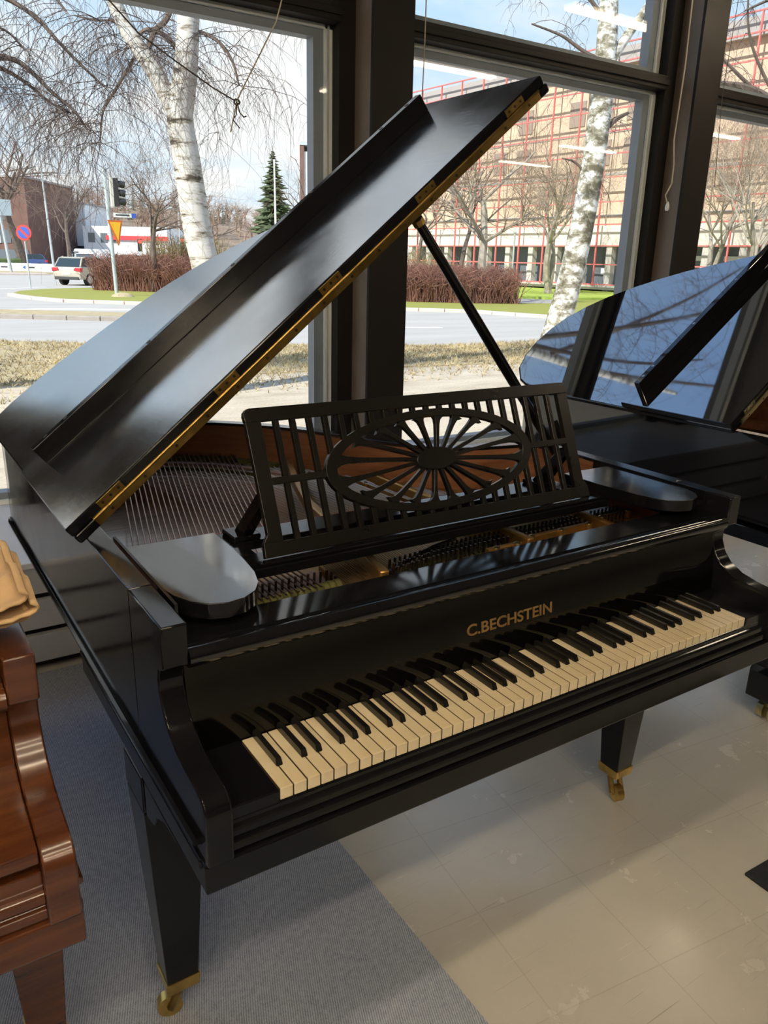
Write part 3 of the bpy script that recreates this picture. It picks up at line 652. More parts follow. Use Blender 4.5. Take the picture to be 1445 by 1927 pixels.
for k in range(20):
    ps = math.radians(9 + 18 * k); t_ = math.atan2(math.sin(ps), 1.64 * math.cos(ps))   # measured from vertical
    t_ = math.atan2(math.sin(ps) / 1.64, math.cos(ps))
    e0 = Vector((HA * 0.93 * math.sin(ps * 1.0), HB * 0.93 * math.cos(ps))); e1 = Vector((A0 * 1.02 * math.sin(t_), B0 * 1.02 * math.cos(t_)))
    d = (e1 - e0); ln = d.length; d.normalize(); nn = Vector((-d.y, d.x))
    L_, R_ = [], []
    for f_, w_ in ((0, 0.0042), (0.35, 0.0040), (0.72, 0.0050), (0.87, 0.0072), (0.95, 0.0115), (1.0, 0.018)):
        c = e0 + d * ln * f_; L_.append(c + nn * w_); R_.append(c - nn * w_)
    slab(MB(), [(p.x, VC + p.y) for p in L_ + R_[::-1]], 0.0, DT - 0.001).build('spoke', 'lacquer_desk', desk, bevel=0.0008, seg=1)
def oval_v(u, sgn):
    if abs(u) >= A1 * 0.985: return None
    return VC + sgn * (B1 - 0.002) * math.sqrt(1 - (u / A1) ** 2)
for k in range(-10, 11):
    u = k * 0.0362; hw = 0.0056
    vu, vl = oval_v(u, 1), oval_v(u, -1)
    segs = [(v0, v1)] if vu is None else [(v0, vl + 0.004), (vu - 0.004, v1)]
    for a, c in segs:
        if c - a > 0.004: slab(MB(), [(u - hw, a), (u + hw, a), (u + hw, c), (u - hw, c)], 0.001, DT - 0.001).build('fret_bar', 'lacquer_desk', desk, bevel=0.0008, seg=1)
for s in (-1, 1):
    x0, x1 = sorted((s * 0.394, s * 0.272)); slab(MB(), [(x0, 0.137), (x1, 0.137), (x1, 0.151), (x0, 0.151)], -0.0005, DT - 0.002).build('cross_bar', 'lacquer_desk', desk, bevel=0.0008, seg=1)
    p0 = DK(s * 0.405, 0.125, DT); MB().hexa([(p0[0] - .007, p0[1], p0[2] - .03), (p0[0] + .007, p0[1], p0[2] - .03), (p0[0] + .007, p0[1] + .012, p0[2] - 0.03), (p0[0] - .007, p0[1] + .012, p0[2] - .03)][:0] or
        [(XC + s * .418 - .012, .50, .9685), (XC + s * .418 + .012, .50, .9685), (XC + s * .418 + .012, .545, .9685), (XC + s * .418 - .012, .545, .9685),
         (p0[0] - .010, p0[1] + .001, p0[2] - .02), (p0[0] + .010, p0[1] + .001, p0[2] - .02), (p0[0] + .010, p0[1] + .018, p0[2]), (p0[0] - .010, p0[1] + .018, p0[2])]).build('desk_strut', 'lacquer_worn', desk, bevel=0.002)
    MB().box(XC + s * .418 - .03, XC + s * .418 + .03, 0.49, 0.555, 0.9682, 0.9795).build('strut_foot', 'lacquer_worn', desk, bevel=0.003)
# ---- strings, pins, felts and the cast plate
st = MB()
for i in range(26):
    xf = -0.060 + i * 0.0128; dxy = 0.225 + 0.0022 * i
    ye = 1.66 - 0.0045 * max(0, i - 6) if i > 5 else 1.40 + 0.05 * i
    st.tube([(xf, 0.345, 0.902), (xf + 0.002, 0.455, 0.897), (xf + dxy * (ye - 0.45), ye, 0.893)], 0.0021, 5, False)
tag(st.build('bass_strings', 'string_copper', G1, True), 'copper-wound bass strings', kind='stuff')
tn = MB()
def bent_y(x):                                         # inner bent side, from the outline
    best = None
    for a, c in zip(OUT_MAIN[5:-1], OUT_MAIN[6:]):
        if min(a[0], c[0]) <= x <= max(a[0], c[0]): best = a[1] + (c[1] - a[1]) * (x - a[0]) / (c[0] - a[0] + 1e-9)
    return best or 0.7
for i in range(70):
    xf = 0.34 + i * 0.0128 if i < 35 else 0.36 + i * 0.0128
    if xf > 1.235: break
    sl = -0.16 + 0.0028 * i
    y1 = 0.46
    for _ in range(40):
        x1 = xf + sl * (y1 - 0.45)
        if y1 > bent_y(x1) - 0.15: break
        y1 += 0.03
    for d in (-0.003, 0.003):
        tn.tube([(xf + d, 0.37 + 0.02 * (i % 3), 0.880), (xf + d, 0.50, 0.886), (xf + sl * (y1 - 0.45) + d, y1, 0.879)], 0.0008, 4, False)
tag(tn.build('steel_strings', 'string_steel', G1, True), kind='stuff')
pn = MB()
for i in range(88):
    xf = -0.055 + i * 0.0146
    if 0.31 < xf < 0.45 or 0.80 < xf < 0.84 or 1.055 < xf < 1.10: continue
    for k in range(3):
        if xf < 0.31: break
        yy = 0.368 + 0.022 * k + min(0.03, max(0, (xf - 0.45) * 0.12))
        pn.tube([(xf + 0.004 * k, yy, 0.862), (xf + 0.004 * k, yy - 0.003, 0.899)], 0.0030, 6)
for i in range(26):                                    # the tall bass pins behind the felt roll
    pn.tube([(-0.06 + i * 0.0142, 0.392, 0.862), (-0.06 + i * 0.0142, 0.388, 0.915)], 0.0026, 6)
tag(pn.build('tuning_pins', 'steel_dark', G1, True), kind='stuff')
fr2 = MB()                                             # olive felt roll with string notches at the front left
for i in range(26):
    x0 = -0.072 + i * 0.0148; yy = 0.345 + 0.0008 * i
    fr2.tube([(x0, yy, 0.884), (x0 + 0.002, yy, 0.884), (x0 + 0.0125, yy, 0.884), (x0 + 0.0145, yy, 0.884)], [0.013, 0.017, 0.017, 0.013], 10)
fr2.build('felt_roll', 'olive_felt', G1, True)
part(G1, 'soundboard_liner', 'bridge_wood', lambda b: b.box(-0.078, 0.325, 0.372, 0.50, 0.8625, 0.868))
part(G1, 'pin_felt', 'olive_felt', lambda b: b.pz([(0.445, 0.345), (0.79, 0.345), (0.79, 0.485), (0.66, 0.485), (0.45, 0.385)], 0.8625, 0.872))
part(G1, 'pin_felt', 'olive_felt', lambda b: b.box(0.84, 1.235, 0.43, 0.50, 0.8625, 0.872))
MB().tube([(0.445, 0.385, 0.880), (0.53, 0.425, 0.882), (0.62, 0.462, 0.882), (0.70, 0.482, 0.882)], 0.005, 8).build('capo_bar', 'steel_dark', G1, True)
def strut(pts, w, z0, z1, nm='plate_strut'):
    b = MB(); A = offset_poly(pts, w / 2); B = offset_poly(pts, -w / 2); b.ringwall(A, B, z0, z1); return b.build(nm, 'plate_gold', G1, True, bevel=0.004)
strut([(0.405, 0.34), (0.418, 0.40), (0.44, 0.50), (0.46, 0.62), (0.50, 0.86), (0.58, 1.10), (0.66, 1.30)], 0.022, 0.866, 0.908)
strut([(0.815, 0.34), (0.815, 0.55), (0.81, 0.75), (0.80, 1.04)], 0.020, 0.866, 0.908)
strut([(1.068, 0.30), (1.078, 0.42), (1.07, 0.55), (1.03, 0.78)], 0.020, 0.866, 0.908)
strut([(-0.068, 0.58), (-0.066, 0.9), (-0.06, 1.60)], 0.022, 0.85, 0.885)
part(G1, 'plate_web', 'plate_gold', lambda b: b.prism([(0.318, 0.34), (0.402, 0.34), (0.428, 0.44), (0.43, 0.50), (0.335, 0.50)], lambda x, y: (x, y, 0.8625), lambda x, y: (x, y, 0.880)), bevel=0.004)
for x0, x1, yy in ((0.70, 0.803, 0.362), (0.828, 1.062, 0.382), (1.095, 1.24, 0.405)):   # cast bars with screw bosses
    MB().px([(yy - .010, 0.8625), (yy + .012, 0.8625), (yy + .010, 0.894), (yy - .006, 0.896)], x0, x1).build('plate_bar', 'plate_gold', G1, bevel=0.003)
    k = max(2, int((x1 - x0) / 0.062))
    for i in range(k):
        xb = x0 + 0.02 + (x1 - x0 - 0.04) * i / (k - 1)
        bs = MB().lathe((xb, yy - 0.008, 0.8625), [(0.011, 0), (0.010, 0.034)], 14).build('screw_boss', 'plate_gold', G1, True)
        MB().lathe((xb, yy - 0.008, 0.8965), [(0.0085, 0), (0.008, 0.002), (0.004, 0.0045)], 14).build('screw_head', 'brass_pale', bs, True)
part(G1, 'plate_flange', 'plate_gold', lambda b: b.box(0.70, 1.245, 0.30, 0.375, 0.8625, 0.867))
lettering(G1, 'plate_lettering', 'BERLIN', 'brass', 0.021, 0.115, (1.125, 0.348, 0.8672), (math.radians(12), 0, 0), 0.0012)
# far end: bridge, felt strips and hitch pins that the strings cross
def strip(pts, w, z0, z1, nm, mt):
    A = offset_poly(pts, w / 2); B = offset_poly(pts, -w / 2); return MB().ringwall(A, B, z0, z1).build(nm, mt, G1, True)
strip([(0.14, 1.655), (0.26, 1.615), (0.40, 1.555), (0.50, 1.49), (0.58, 1.40), (0.63, 1.32)], 0.024, 0.873, 0.887, 'hitch_felt', 'olive_felt')
strip([(0.10, 1.56), (0.24, 1.53), (0.36, 1.475), (0.46, 1.40), (0.54, 1.30), (0.60, 1.19)], 0.020, 0.80, 0.888, 'bridge', 'bridge_wood')
strip([(0.06, 1.45), (0.20, 1.43), (0.32, 1.37), (0.42, 1.29), (0.50, 1.19), (0.56, 1.08)], 0.016, 0.80, 0.872, 'bridge', 'bridge_wood')
strip([(0.08, 1.50), (0.22, 1.475), (0.34, 1.42), (0.44, 1.34), (0.52, 1.24)], 0.010, 0.872, 0.8885, 'string_braid', 'olive_felt')
hp = MB()
for i in range(34):
    f_ = i / 33; A = offset_poly(OUT_MAIN, 0.105); idx = 8 + f_ * 15; a, c = A[int(idx)], A[int(idx) + 1]; q = idx - int(idx)
    hp.lathe((a[0] + (c[0] - a[0]) * q, a[1] + (c[1] - a[1]) * q, 0.872), [(0.010, 0), (0.010, 0.006), (0.005, 0.010)], 10)
tag(hp.build('hitch_bosses', 'brass_old', G1, True), kind='stuff')
for i, (x, y) in enumerate(((0.70, 1.12), (0.86, 0.93))): part(G1, 'plate_bolt', 'brass_pale', lambda b: b.lathe((x, y, 0.872), [(0.022, 0), (0.022, 0.010), (0.012, 0.018)], 16), smooth=True)
# short prop folded at the right rim
MB().tube([(1.236, 0.60, 0.95), (1.20, 0.68, 1.09)], 0.010, 8).build('short_prop', 'lacquer_worn', G1, True)
# side panel bracket arch under the left arm
part(G1, 'leg_bracket', 'lacquer_worn', lambda b: b.px([(0.05, 0.632), (0.18, 0.622), (0.225, 0.60), (0.245, 0.57), (0.29, 0.56), (0.29, 0.632)], XL - 0.002, XL + 0.02), bevel=0.002)

# ================= second black grand and the brown grand
G2 = grand('polished_grand_piano', 2.13, 0.0, OUT_TWO, 'lacquer_gloss_case', 'lacquer_gloss', 'mahogany', dict(th=36.0, yf=0.62, yb=1.09, yl=1.025, hl=0.058, prop=((1.250, 0.72, 0.975), (0.69, 0.67, 1.60))), True, 'brass_pale',
           'mirror-polished black grand piano at the right, its lid reflecting blue sky', 'block', False)
MB().box(0.12, 1.05, 0.26, 0.56, 0.945, 0.965).build('music_slide', 'lacquer_gloss', G2, bevel=0.002)
G3 = grand('brown_grand_piano', -1.589, 0.012, OUT_MAIN, 'mahogany', 'mahogany', 'rim_veneer', None, True, 'brass',
           'reddish-brown wooden grand piano with closed lid at the left edge', 'taper', False)
# felt cloth folded over the corner of the brown piano
cl = MB(); nu, nv = 30, 14
import functools
def cloth_sheet(b, h0, lift, shift, wid):
    n0 = len(b.v)
    for i in range(nu + 1):
        for j in range(nv + 1):
            u, v = i / nu, j / nv
            x = -0.595 + u * wid; y = 0.150 + v * 0.17 + shift
            roll = max(0.0, u - 0.80) / 0.20
            z = 1.031 + h0 + lift * (0.5 + 0.5 * math.sin(u * 7 + v * 2)) + 0.026 * roll ** 1.2 * (0.6 + 0.4 * v) + 0.006 * math.sin(v * 11 + u * 4)
            x -= 0.045 * roll ** 3
            yy = y - (0.006 * abs(math.sin(u * 34)) if j == 0 else 0)
            b.v.append((x, yy, z))
    for i in range(nu):
        for j in range(nv):
            a = n0 + i * (nv + 1) + j; b.f.append((a, a + nv + 1, a + nv + 2, a + 1))
cloth_sheet(cl, 0.000, 0.006, 0.035, 0.345); cloth_sheet(cl, 0.014, 0.007, 0.015, 0.352); cloth_sheet(cl, 0.030, 0.010, 0.02, 0.34)
co = cl.build('felt_cloth', 'felt_cloth', None, True); co.modifiers.new('solid', 'SOLIDIFY').thickness = 0.004
tag(co, 'tan felt cloth with scalloped edge folded on top of the brown piano', 'cloth')

# ------------------------------------------------------------------ outdoors: ground
GZ = -0.15
def ground(name, poly, z0, z1, mat, label): return struct(MB().pz(poly, z0, z1).build(name, mat), label)
ground('street', [(-60, 11.0), (80, 11.0), (80, 140), (-60, 140)], GZ - 0.3, GZ, 'asphalt', 'pale grey asphalt street crossing')
ground('ground_far', [(-300, 140), (400, 140), (400, 700), (-300, 700)], GZ - 0.3, GZ - 0.02, 'hill_far', 'far ground beyond the street')
ROADN = [(-30, 33.0), (-12, 24.0), (-4, 19.4), (1.7, 15.8), (3.4, 14.7), (5.2, 13.9), (7.2, 13.2), (8.5, 12.5), (10.4, 12.05), (11.8, 12.0), (13.3, 12.4), (17, 12.9), (26, 12.5), (60, 12.0)]
ground('gravel_yard', [(-30, 2.90), (60, 2.90), (60, 8.6), (12, 8.9), (7.0, 9.6), (3, 9.9), (-6, 10.6), (-30, 12)], GZ - 0.1, GZ + 0.03, 'gravel', 'bright gravel yard in front of the shop')
ground('dry_verge', [(-30, 12), (-6, 10.6), (3, 9.9), (7.0, 9.6), (12, 8.9), (60, 8.6)] + ROADN[::-1], GZ - 0.1, GZ + 0.045, 'dry_grass', 'dry yellowish grass verge along the road')
# dead grass standing on the verge
gr_ = MB(); rg_ = random.Random(44)
for i in range(14000):
    x = rg_.uniform(0.5, 16); yr = 15.8 - 0.62 * (x - 1.7) if x < 4 else (14.4 - 0.42 * (x - 4) if x < 9 else 12.2)
    y = rg_.uniform(8.2, yr - 0.05); 
    if rg_.random() > (y - 7.9) / 2.2: continue
    hh = rg_.uniform(0.03, 0.085); z = GZ + 0.045 if y > 9.4 else GZ + 0.03
    for _ in range(3):
        a = rg_.uniform(0, 6.28); w = 0.008; dx, dy = rg_.gauss(0, .05), rg_.gauss(0, .05); n0 = len(gr_.v)
        gr_.v += [(x - w * math.cos(a), y - w * math.sin(a), z), (x + w * math.cos(a), y + w * math.sin(a), z), (x + dx, y + dy, z + hh)]; gr_.f.append((n0, n0 + 1, n0 + 2))
tag(gr_.build('dead_grass', 'straw'), 'dead straw-coloured grass covering the verge by the road', 'grass', kind='stuff')
# median strip with its kerb
MDN = [(-8, 28.8), (-3, 25.8), (2.6, 22.1), (4.8, 20.7), (6.5, 19.8), (8.2, 19.1)]; MDF = [(-8, 31.0), (-3, 28.2), (2.9, 24.3), (5.5, 22.6), (7.0, 21.4), (8.4, 19.6)]
md = ground('median_strip', MDN + MDF[::-1], GZ - 0.1, GZ + 0.10, 'dry_grass', 'narrow brown median strip between the lanes')
def kerbs(parent, line, w, z1, mat, step=1.0, gap=0.014):
    for a, c in zip(line[:-1], line[1:]):
        a, c = Vector(a), Vector(c); L = (c - a).length; k = max(1, round(L / step)); ang = math.atan2(c.y - a.y, c.x - a.x)
        me = bevel_mesh(MB().box(-L / k / 2 + gap / 2, L / k / 2 - gap / 2, -w / 2, w / 2, GZ - 0.05, z1).mesh('kerb_stone', mat), 0.015)
        for i in range(k):
            p = a + (c - a) * (i + 0.5) / k; inst(me, 'kerb_stone', parent, (p.x, p.y, 0), (0, 0, ang))
kerbs(md, MDN, 0.16, GZ + 0.115, 'kerb_dark', 1.0)
ISL = [(4.6, 34.0), (4.75, 32.6), (5.0, 31.2), (5.7, 29.3), (7.4, 27.8), (8.8, 26.7), (11.5, 25.2)]
isl = ground('lawn_island', ISL + [(13.5, 26.5), (14.5, 31), (15.5, 37.5), (12.5, 40.0), (9.3, 40.4), (7.8, 39.6), (6.5, 38.4), (5.4, 36.8)], GZ - 0.1, GZ + 0.08, 'lawn', 'green and brown lawn island with stone kerb')
kerbs(isl, ISL + [(13.5, 26.3)], 0.24, GZ + 0.11, 'kerb_stone', 1.05)
RK = [(13.4, 25.0), (14.0, 24.2), (15.5, 23.0), (17.7, 21.3), (18.5, 18.6), (18.9, 16.2), (20.5, 13.9)]
rl_ = ground('lawn_right', RK + [(60, 13.2), (60, 27), (27.5, 27.0), (25.2, 24.8), (23.5, 25.2), (23.9, 27.2), (26, 31.5), (14, 40), (12.5, 28)], GZ - 0.1, GZ + 0.08, 'lawn', 'brownish lawn beyond the road on the right')
kerbs(rl_, RK, 0.2, GZ + 0.11, 'kerb_stone', 1.0)
ground('lawn_building', [(28.2, 30.2), (30.0, 28.2), (60, 28), (60, 60), (28, 60), (27, 33)], GZ - 0.1, GZ + 0.12, 'lawn_fresh', 'fresh green lawn before the red lattice building')
for nm, pts in (('road_marking', [(3.0, 25.6), (4.2, 25.9), (5.6, 25.6), (7.2, 25.0), (7.2, 24.6), (5.6, 25.1), (4.2, 25.3), (3.0, 25.0)]), ('road_marking', [(9.3, 17.75), (12.6, 16.35), (12.6, 16.2), (9.3, 17.55)]), ('road_marking', [(5.0, 40.6), (7.5, 42.8), (7.6, 42.6), (5.1, 40.4)])):
    struct(MB().pz(pts, GZ, GZ + 0.006).build(nm, 'road_paint'), 'worn white road marking')

# ------------------------------------------------------------------ outdoors: trees
def rv(r=R): return Vector((r.gauss(0, 1), r.gauss(0, 1), r.gauss(0, 1))).normalized()
def grow(big, tw, p, d, L, r, lvl, maxl, kids, up, rnd, thr, spread=0.75, shrink=0.66):
    segs = 5 if lvl < 2 else 3
    pts = [p.copy()]; rad = [r]; dirs = [d.copy()]
    for i in range(segs):
        d = (d + rv(rnd) * 0.16 + Vector((0, 0, up)) * 0.10).normalized(); p = p + d * L / segs
        pts.append(p.copy()); rad.append(max(0.004, r * (1 - 0.5 * (i + 1) / segs))); dirs.append(d.copy())
    (big if r > thr else tw).tube(pts, rad, 7 if r > thr * 2 else (5 if r > thr else 3), False)
    if lvl < maxl:
        for k in range(kids):
            f = rnd.uniform(0.35, 1.0) if lvl else rnd.uniform(0.55, 1.0); i = min(segs, max(1, round(f * segs)))
            side = dirs[i].cross(rv(rnd)); side.normalize()
            nd = (dirs[i] * rnd.uniform(0.45, 0.9) + side * spread).normalized()
            grow(big, tw, pts[i].copy(), nd, L * rnd.uniform(shrink - .12, shrink + .12), rad[i] * 0.55, lvl + 1, maxl, kids, up, rnd, thr, spread, shrink)
def tree(name, loc, h, r, label, bark, twig, seed, maxl=4, kids=4, up=0.6, spread=0.75, lean=(0, 0), group=None, stems=1):
    rnd = random.Random(seed); big, tw = MB(), MB()
    for s in range(stems):
        d0 = Vector((lean[0] + (rnd.uniform(-.25, .25) if stems > 1 else 0), lean[1], 1)).normalized()
        grow(big, tw, Vector((0.12 * s, 0, 0)), d0, h * 0.52, r, 0, maxl, kids, up, rnd, r * 0.10, spread)
    o = empty(name, loc); tag(o, label, 'tree', group)
    big.build('trunk', bark, o, True); tw.build('twigs', twig, o)
    return o
def droop_twig(tw, p, d, L, r, rnd, subs=3):
    k = 7; pts = [p.copy()]; q = p.copy(); d = d.normalized()
    for i in range(k):
        d = (d + Vector((0, 0, -0.30)) + rv(rnd) * 0.30).normalized(); q = q + d * L / k; pts.append(q.copy())
    tw.tube(pts, [max(0.0013, r * (1 - 0.75 * i / k)) for i in range(k + 1)], 3, False)
    if subs:
        for _ in range(subs):
            i = rnd.randint(1, k - 1); s = rv(rnd); s.z = -abs(s.z) * 0.4
            droop_twig(tw, pts[i], s, L * rnd.uniform(0.25, 0.6), r * 0.6, rnd, subs - 2 if subs > 2 else 0)
def limb(big, pts, rad, n=8): big.tube(smooth3(pts), interp(rad, len(smooth3(pts))), n, False)
def smooth3(P):
    P = [Vector(p) for p in P]
    for _ in range(2):
        Q = [P[0]]
        for a, c in zip(P[:-1], P[1:]): Q += [a * .75 + c * .25, a * .25 + c * .75]
        P = Q + [P[-1]]
    return P
def interp(v, n):
    out = []
    for i in range(n):
        f = i / (n - 1) * (len(v) - 1); k = min(int(f), len(v) - 2); out.append(v[k] + (v[k + 1] - v[k]) * (f - k))
    return out
def birch(name, base, limbs, twiglimbs, label, bark, seed, ntw, r0=(0.5, 1.7), sub=4, rad=0.005):
    rnd = random.Random(seed); big, mid, tw = MB(), MB(), MB()
    B = Vector(base)
    for pts, rr in limbs: limb(big, [Vector(p) - B for p in pts], rr, 14)
    for pts, rr in twiglimbs:
        S = smooth3([Vector(p) - B for p in pts]); mid.tube(S, interp(rr, len(S)), 6, False)
        for _ in range(max(3, int(ntw * len(pts) / 4))):
            i = rnd.randint(1, len(S) - 1); s = rv(rnd); s.z = rnd.uniform(-0.1, 0.5)
            droop_twig(tw, S[i], s, rnd.uniform(*r0), rad * rnd.uniform(.7, 1.2), rnd, sub)
    o = empty(name, base); tag(o, label, 'tree')
    big.build('trunk', bark, o, True); mid.build('branches', 'bark_brown', o, True); tw.build('twigs', 'twig_dark', o)
    return o
birch('birch_tree', (3.30, 8.63, GZ + 0.03),
      [([(3.33, 8.62, -0.15), (3.28, 8.64, 0.6), (3.22, 8.68, 1.29), (3.13, 8.74, 1.78), (3.09, 8.76, 2.2), (3.05, 8.79, 2.66), (3.0, 8.82, 3.03), (3.05, 8.79, 3.28), (3.11, 8.75, 3.71), (3.15, 8.72, 4.24), (3.18, 8.7, 5.2), (3.2, 8.7, 6.4), (3.3, 8.6, 8.5), (3.5, 8.5, 11.5)], [0.20, 0.178, 0.17, 0.165, 0.155, 0.14, 0.12, 0.105, 0.08, 0.03]),
       ([(3.03, 8.80, 2.85), (2.98, 8.83, 3.08), (2.91, 8.88, 3.25), (2.76, 8.98, 3.57), (2.6, 9.08, 3.83), (2.48, 9.17, 4.09), (2.40, 9.22, 4.45), (2.3, 9.3, 5.4)], [0.10, 0.105, 0.10, 0.095, 0.085, 0.075, 0.05])],
      [([(3.06, 8.78, 3.66), (2.99, 8.83, 3.80), (2.87, 8.92, 3.92), (2.73, 9.0, 3.95), (2.62, 9.08, 3.84), (2.54, 9.13, 3.74)], [0.032, 0.028, 0.018]),
       ([(2.72, 9.02, 3.66), (2.80, 8.96, 3.93), (2.93, 8.88, 4.02), (3.02, 8.9, 4.22), (3.1, 9.0, 4.6)], [0.03, 0.032, 0.02]),
       ([(3.13, 8.73, 3.92), (3.25, 8.66, 3.93), (3.41, 8.55, 3.85), (3.55, 8.48, 3.66), (3.60, 8.45, 3.40)], [0.025, 0.02, 0.009]),
       ([(2.62, 9.07, 3.68), (2.48, 9.15, 3.45), (2.33, 9.28, 3.2), (2.26, 9.32, 3.10), (2.21, 9.34, 2.74)], [0.022, 0.016, 0.007]),
       ([(2.52, 9.12, 3.98), (2.40, 9.2, 4.02), (2.25, 9.28, 4.0), (2.05, 9.4, 4.05)], [0.018, 0.012, 0.006]),
       ([(3.2, 8.7, 5.0), (3.6, 8.4, 5.1), (4.0, 8.15, 4.9), (4.3, 7.9, 4.5)], [0.03, 0.02, 0.01]),
       ([(3.2, 8.7, 5.6), (3.7, 8.6, 5.7), (4.3, 8.3, 5.3), (4.6, 8.0, 4.7)], [0.03, 0.02, 0.01]),
       ([(2.35, 9.25, 5.0), (2.0, 9.4, 5.2), (1.7, 9.7, 4.9), (1.5, 9.8, 4.4)], [0.03, 0.02, 0.01]),
       ([(3.25, 8.65, 7.0), (3.8, 8.0, 8.2), (4.3, 7.2, 9.0), (4.7, 6.5, 9.4)], [0.06, 0.04, 0.015]),
       ([(3.3, 8.6, 8.0), (4.2, 8.3, 9.3), (5.0, 7.9, 10.2), (5.7, 7.4, 10.6)], [0.05, 0.03, 0.012]),
       ([(3.25, 8.6, 6.6), (3.3, 7.8, 7.6), (3.4, 6.9, 8.2), (3.6, 6.0, 8.4)], [0.05, 0.03, 0.012]),
       ([(3.4, 8.55, 9.5), (3.6, 7.6, 10.8), (3.9, 6.7, 11.6), (4.3, 5.9, 12.0)], [0.04, 0.025, 0.01]),
       ([(2.3, 9.3, 5.4), (2.1, 8.9, 6.8), (2.2, 8.2, 7.9), (2.4, 7.4, 8.6)], [0.05, 0.03, 0.012])],
      'forked white birch with drooping twigs filling the left window', 'birch_bark', 3, 26)
birch('birch_tree', (0.35, 9.9, GZ + 0.04),
      [([(0.35, 9.9, -0.15), (0.4, 9.9, 1.5), (0.5, 9.9, 3.2), (0.5, 9.95, 5.5)], [0.20, 0.16, 0.12, 0.08])],
      [([(0.5, 9.9, 3.5), (1.1, 9.93, 3.62), (1.45, 9.83, 3.62), (1.62, 9.73, 3.48), (1.80, 9.62, 3.26), (1.99, 9.49, 3.10), (2.1, 9.43, 2.9)], [0.04, 0.025, 0.009]),
       ([(0.5, 9.9, 3.3), (1.1, 9.95, 3.58), (1.40, 9.88, 3.48), (1.6, 9.75, 3.33), (1.75, 9.65, 3.17), (1.95, 9.5, 3.06)], [0.04, 0.02, 0.008]),
       ([(0.5, 9.9, 3.9), (1.2, 9.9, 4.3), (1.67, 9.7, 4.09), (1.95, 9.52, 3.72), (2.2, 9.35, 3.45), (2.3, 9.3, 3.35)], [0.04, 0.02, 0.008]),
       ([(0.5, 9.9, 4.5), (1.2, 9.85, 4.75), (1.7, 9.65, 4.5), (2.0, 9.5, 4.1)], [0.04, 0.02, 0.01]),
       ([(0.5, 9.9, 3.6), (0.95, 9.8, 3.9), (1.38, 9.75, 3.9), (1.55, 9.72, 3.7)], [0.03, 0.015, 0.008])],
      'birch left of the window whose thin branches reach into the upper left', 'birch_bark', 5, 26)
birch('birch_tree', (9.63, 9.24, GZ + 0.03),
      [([(9.62, 9.24, -0.2), (9.65, 9.22, 0.0), (9.76, 9.15, 0.54), (9.89, 9.07, 1.35), (9.99, 9.0, 2.37), (10.05, 8.96, 3.19), (10.07, 8.95, 3.98), (10.08, 8.94, 4.59), (10.04, 8.97, 5.47), (9.98, 9.0, 6.6)], [0.30, 0.25, 0.225, 0.21, 0.20, 0.185, 0.18, 0.165, 0.14, 0.09]),
       ([(10.05, 8.95, 4.45), (10.12, 8.91, 4.62), (10.24, 8.84, 4.82), (10.35, 8.76, 5.04), (10.53, 8.65, 5.34), (10.8, 8.5, 5.9)], [0.08, 0.085, 0.075, 0.06, 0.04])],
      [([(10.02, 8.98, 4.5), (9.97, 9.02, 4.66), (9.82, 9.1, 4.72), (9.68, 9.21, 4.82), (9.5, 9.32, 4.95), (9.34, 9.43, 5.02), (9.06, 9.62, 5.12)], [0.04, 0.03, 0.012]),
       ([(10.05, 8.95, 3.55), (10.2, 8.87, 3.68), (10.32, 8.8, 3.82), (10.46, 8.7, 3.9)], [0.05, 0.04, 0.022]),
       ([(10.0, 8.98, 5.2), (9.7, 9.2, 5.6), (9.3, 9.5, 5.7), (8.9, 9.7, 5.5)], [0.04, 0.03, 0.012]),
       ([(9.98, 9.0, 2.9), (9.8, 9.1, 3.15), (9.6, 9.25, 3.2)], [0.035, 0.02, 0.008]),
       ([(10.4, 8.7, 5.1), (10.8, 8.5, 5.2), (11.1, 8.3, 5.0)], [0.03, 0.02, 0.01])],
      'single birch with black-flecked white trunk seen through the middle window', 'birch_bark_rough', 8, 9, (0.5, 1.3), 4, 0.006)
birch('birch_tree', (11.6, 5.3, GZ + 0.03),
      [([(11.6, 5.3, -0.2), (11.6, 5.35, 1.5), (11.55, 5.4, 3.0), (11.5, 5.5, 6.0)], [0.22, 0.19, 0.16, 0.08])],
      [([(11.55, 5.4, 3.3), (11.0, 5.9, 3.6), (10.6, 6.2, 3.72), (10.25, 6.45, 3.92), (9.95, 6.65, 3.95), (9.8, 6.75, 3.98)], [0.07, 0.05, 0.02]),
       ([(10.3, 6.42, 3.9), (10.0, 6.6, 4.15), (9.8, 6.73, 4.35), (9.7, 6.8, 4.7)], [0.03, 0.02, 0.01]),
       ([(10.6, 6.2, 3.74), (10.3, 6.4, 4.2), (10.1, 6.5, 4.6), (10.0, 6.5, 5.1)], [0.03, 0.02, 0.01]),
       ([(11.5, 5.5, 4.6), (11.0, 5.9, 5.0), (10.4, 6.3, 5.0), (10.0, 6.5, 4.8)], [0.04, 0.03, 0.01])],
      'birch at the far right whose grey bough crosses the right window', 'birch_bark_rough', 12, 12, (0.35, 1.0), 4, 0.005)
tree('street_tree', (22.2, 26.1, GZ + .08), 8.0, 0.24, 'grey bare tree standing in the hedge right of the prop stick', 'bark_grey', 'twig_brown', 21, 4, 6, 0.5, 0.85)
tree('street_tree', (33.1, 33.3, GZ + .1), 9.0, 0.22, 'pale forked bare tree left of the black-flecked birch', 'bark_grey', 'twig_pale', 22, 4, 6, 0.7, 0.70, stems=2)
tree('street_tree', (24.8, 35.1, GZ + .05), 7.5, 0.14, 'thin bare tree beside the brown post behind the hedge', 'bark_brown', 'twig_brown', 23, 4, 4, 0.6, 0.7)
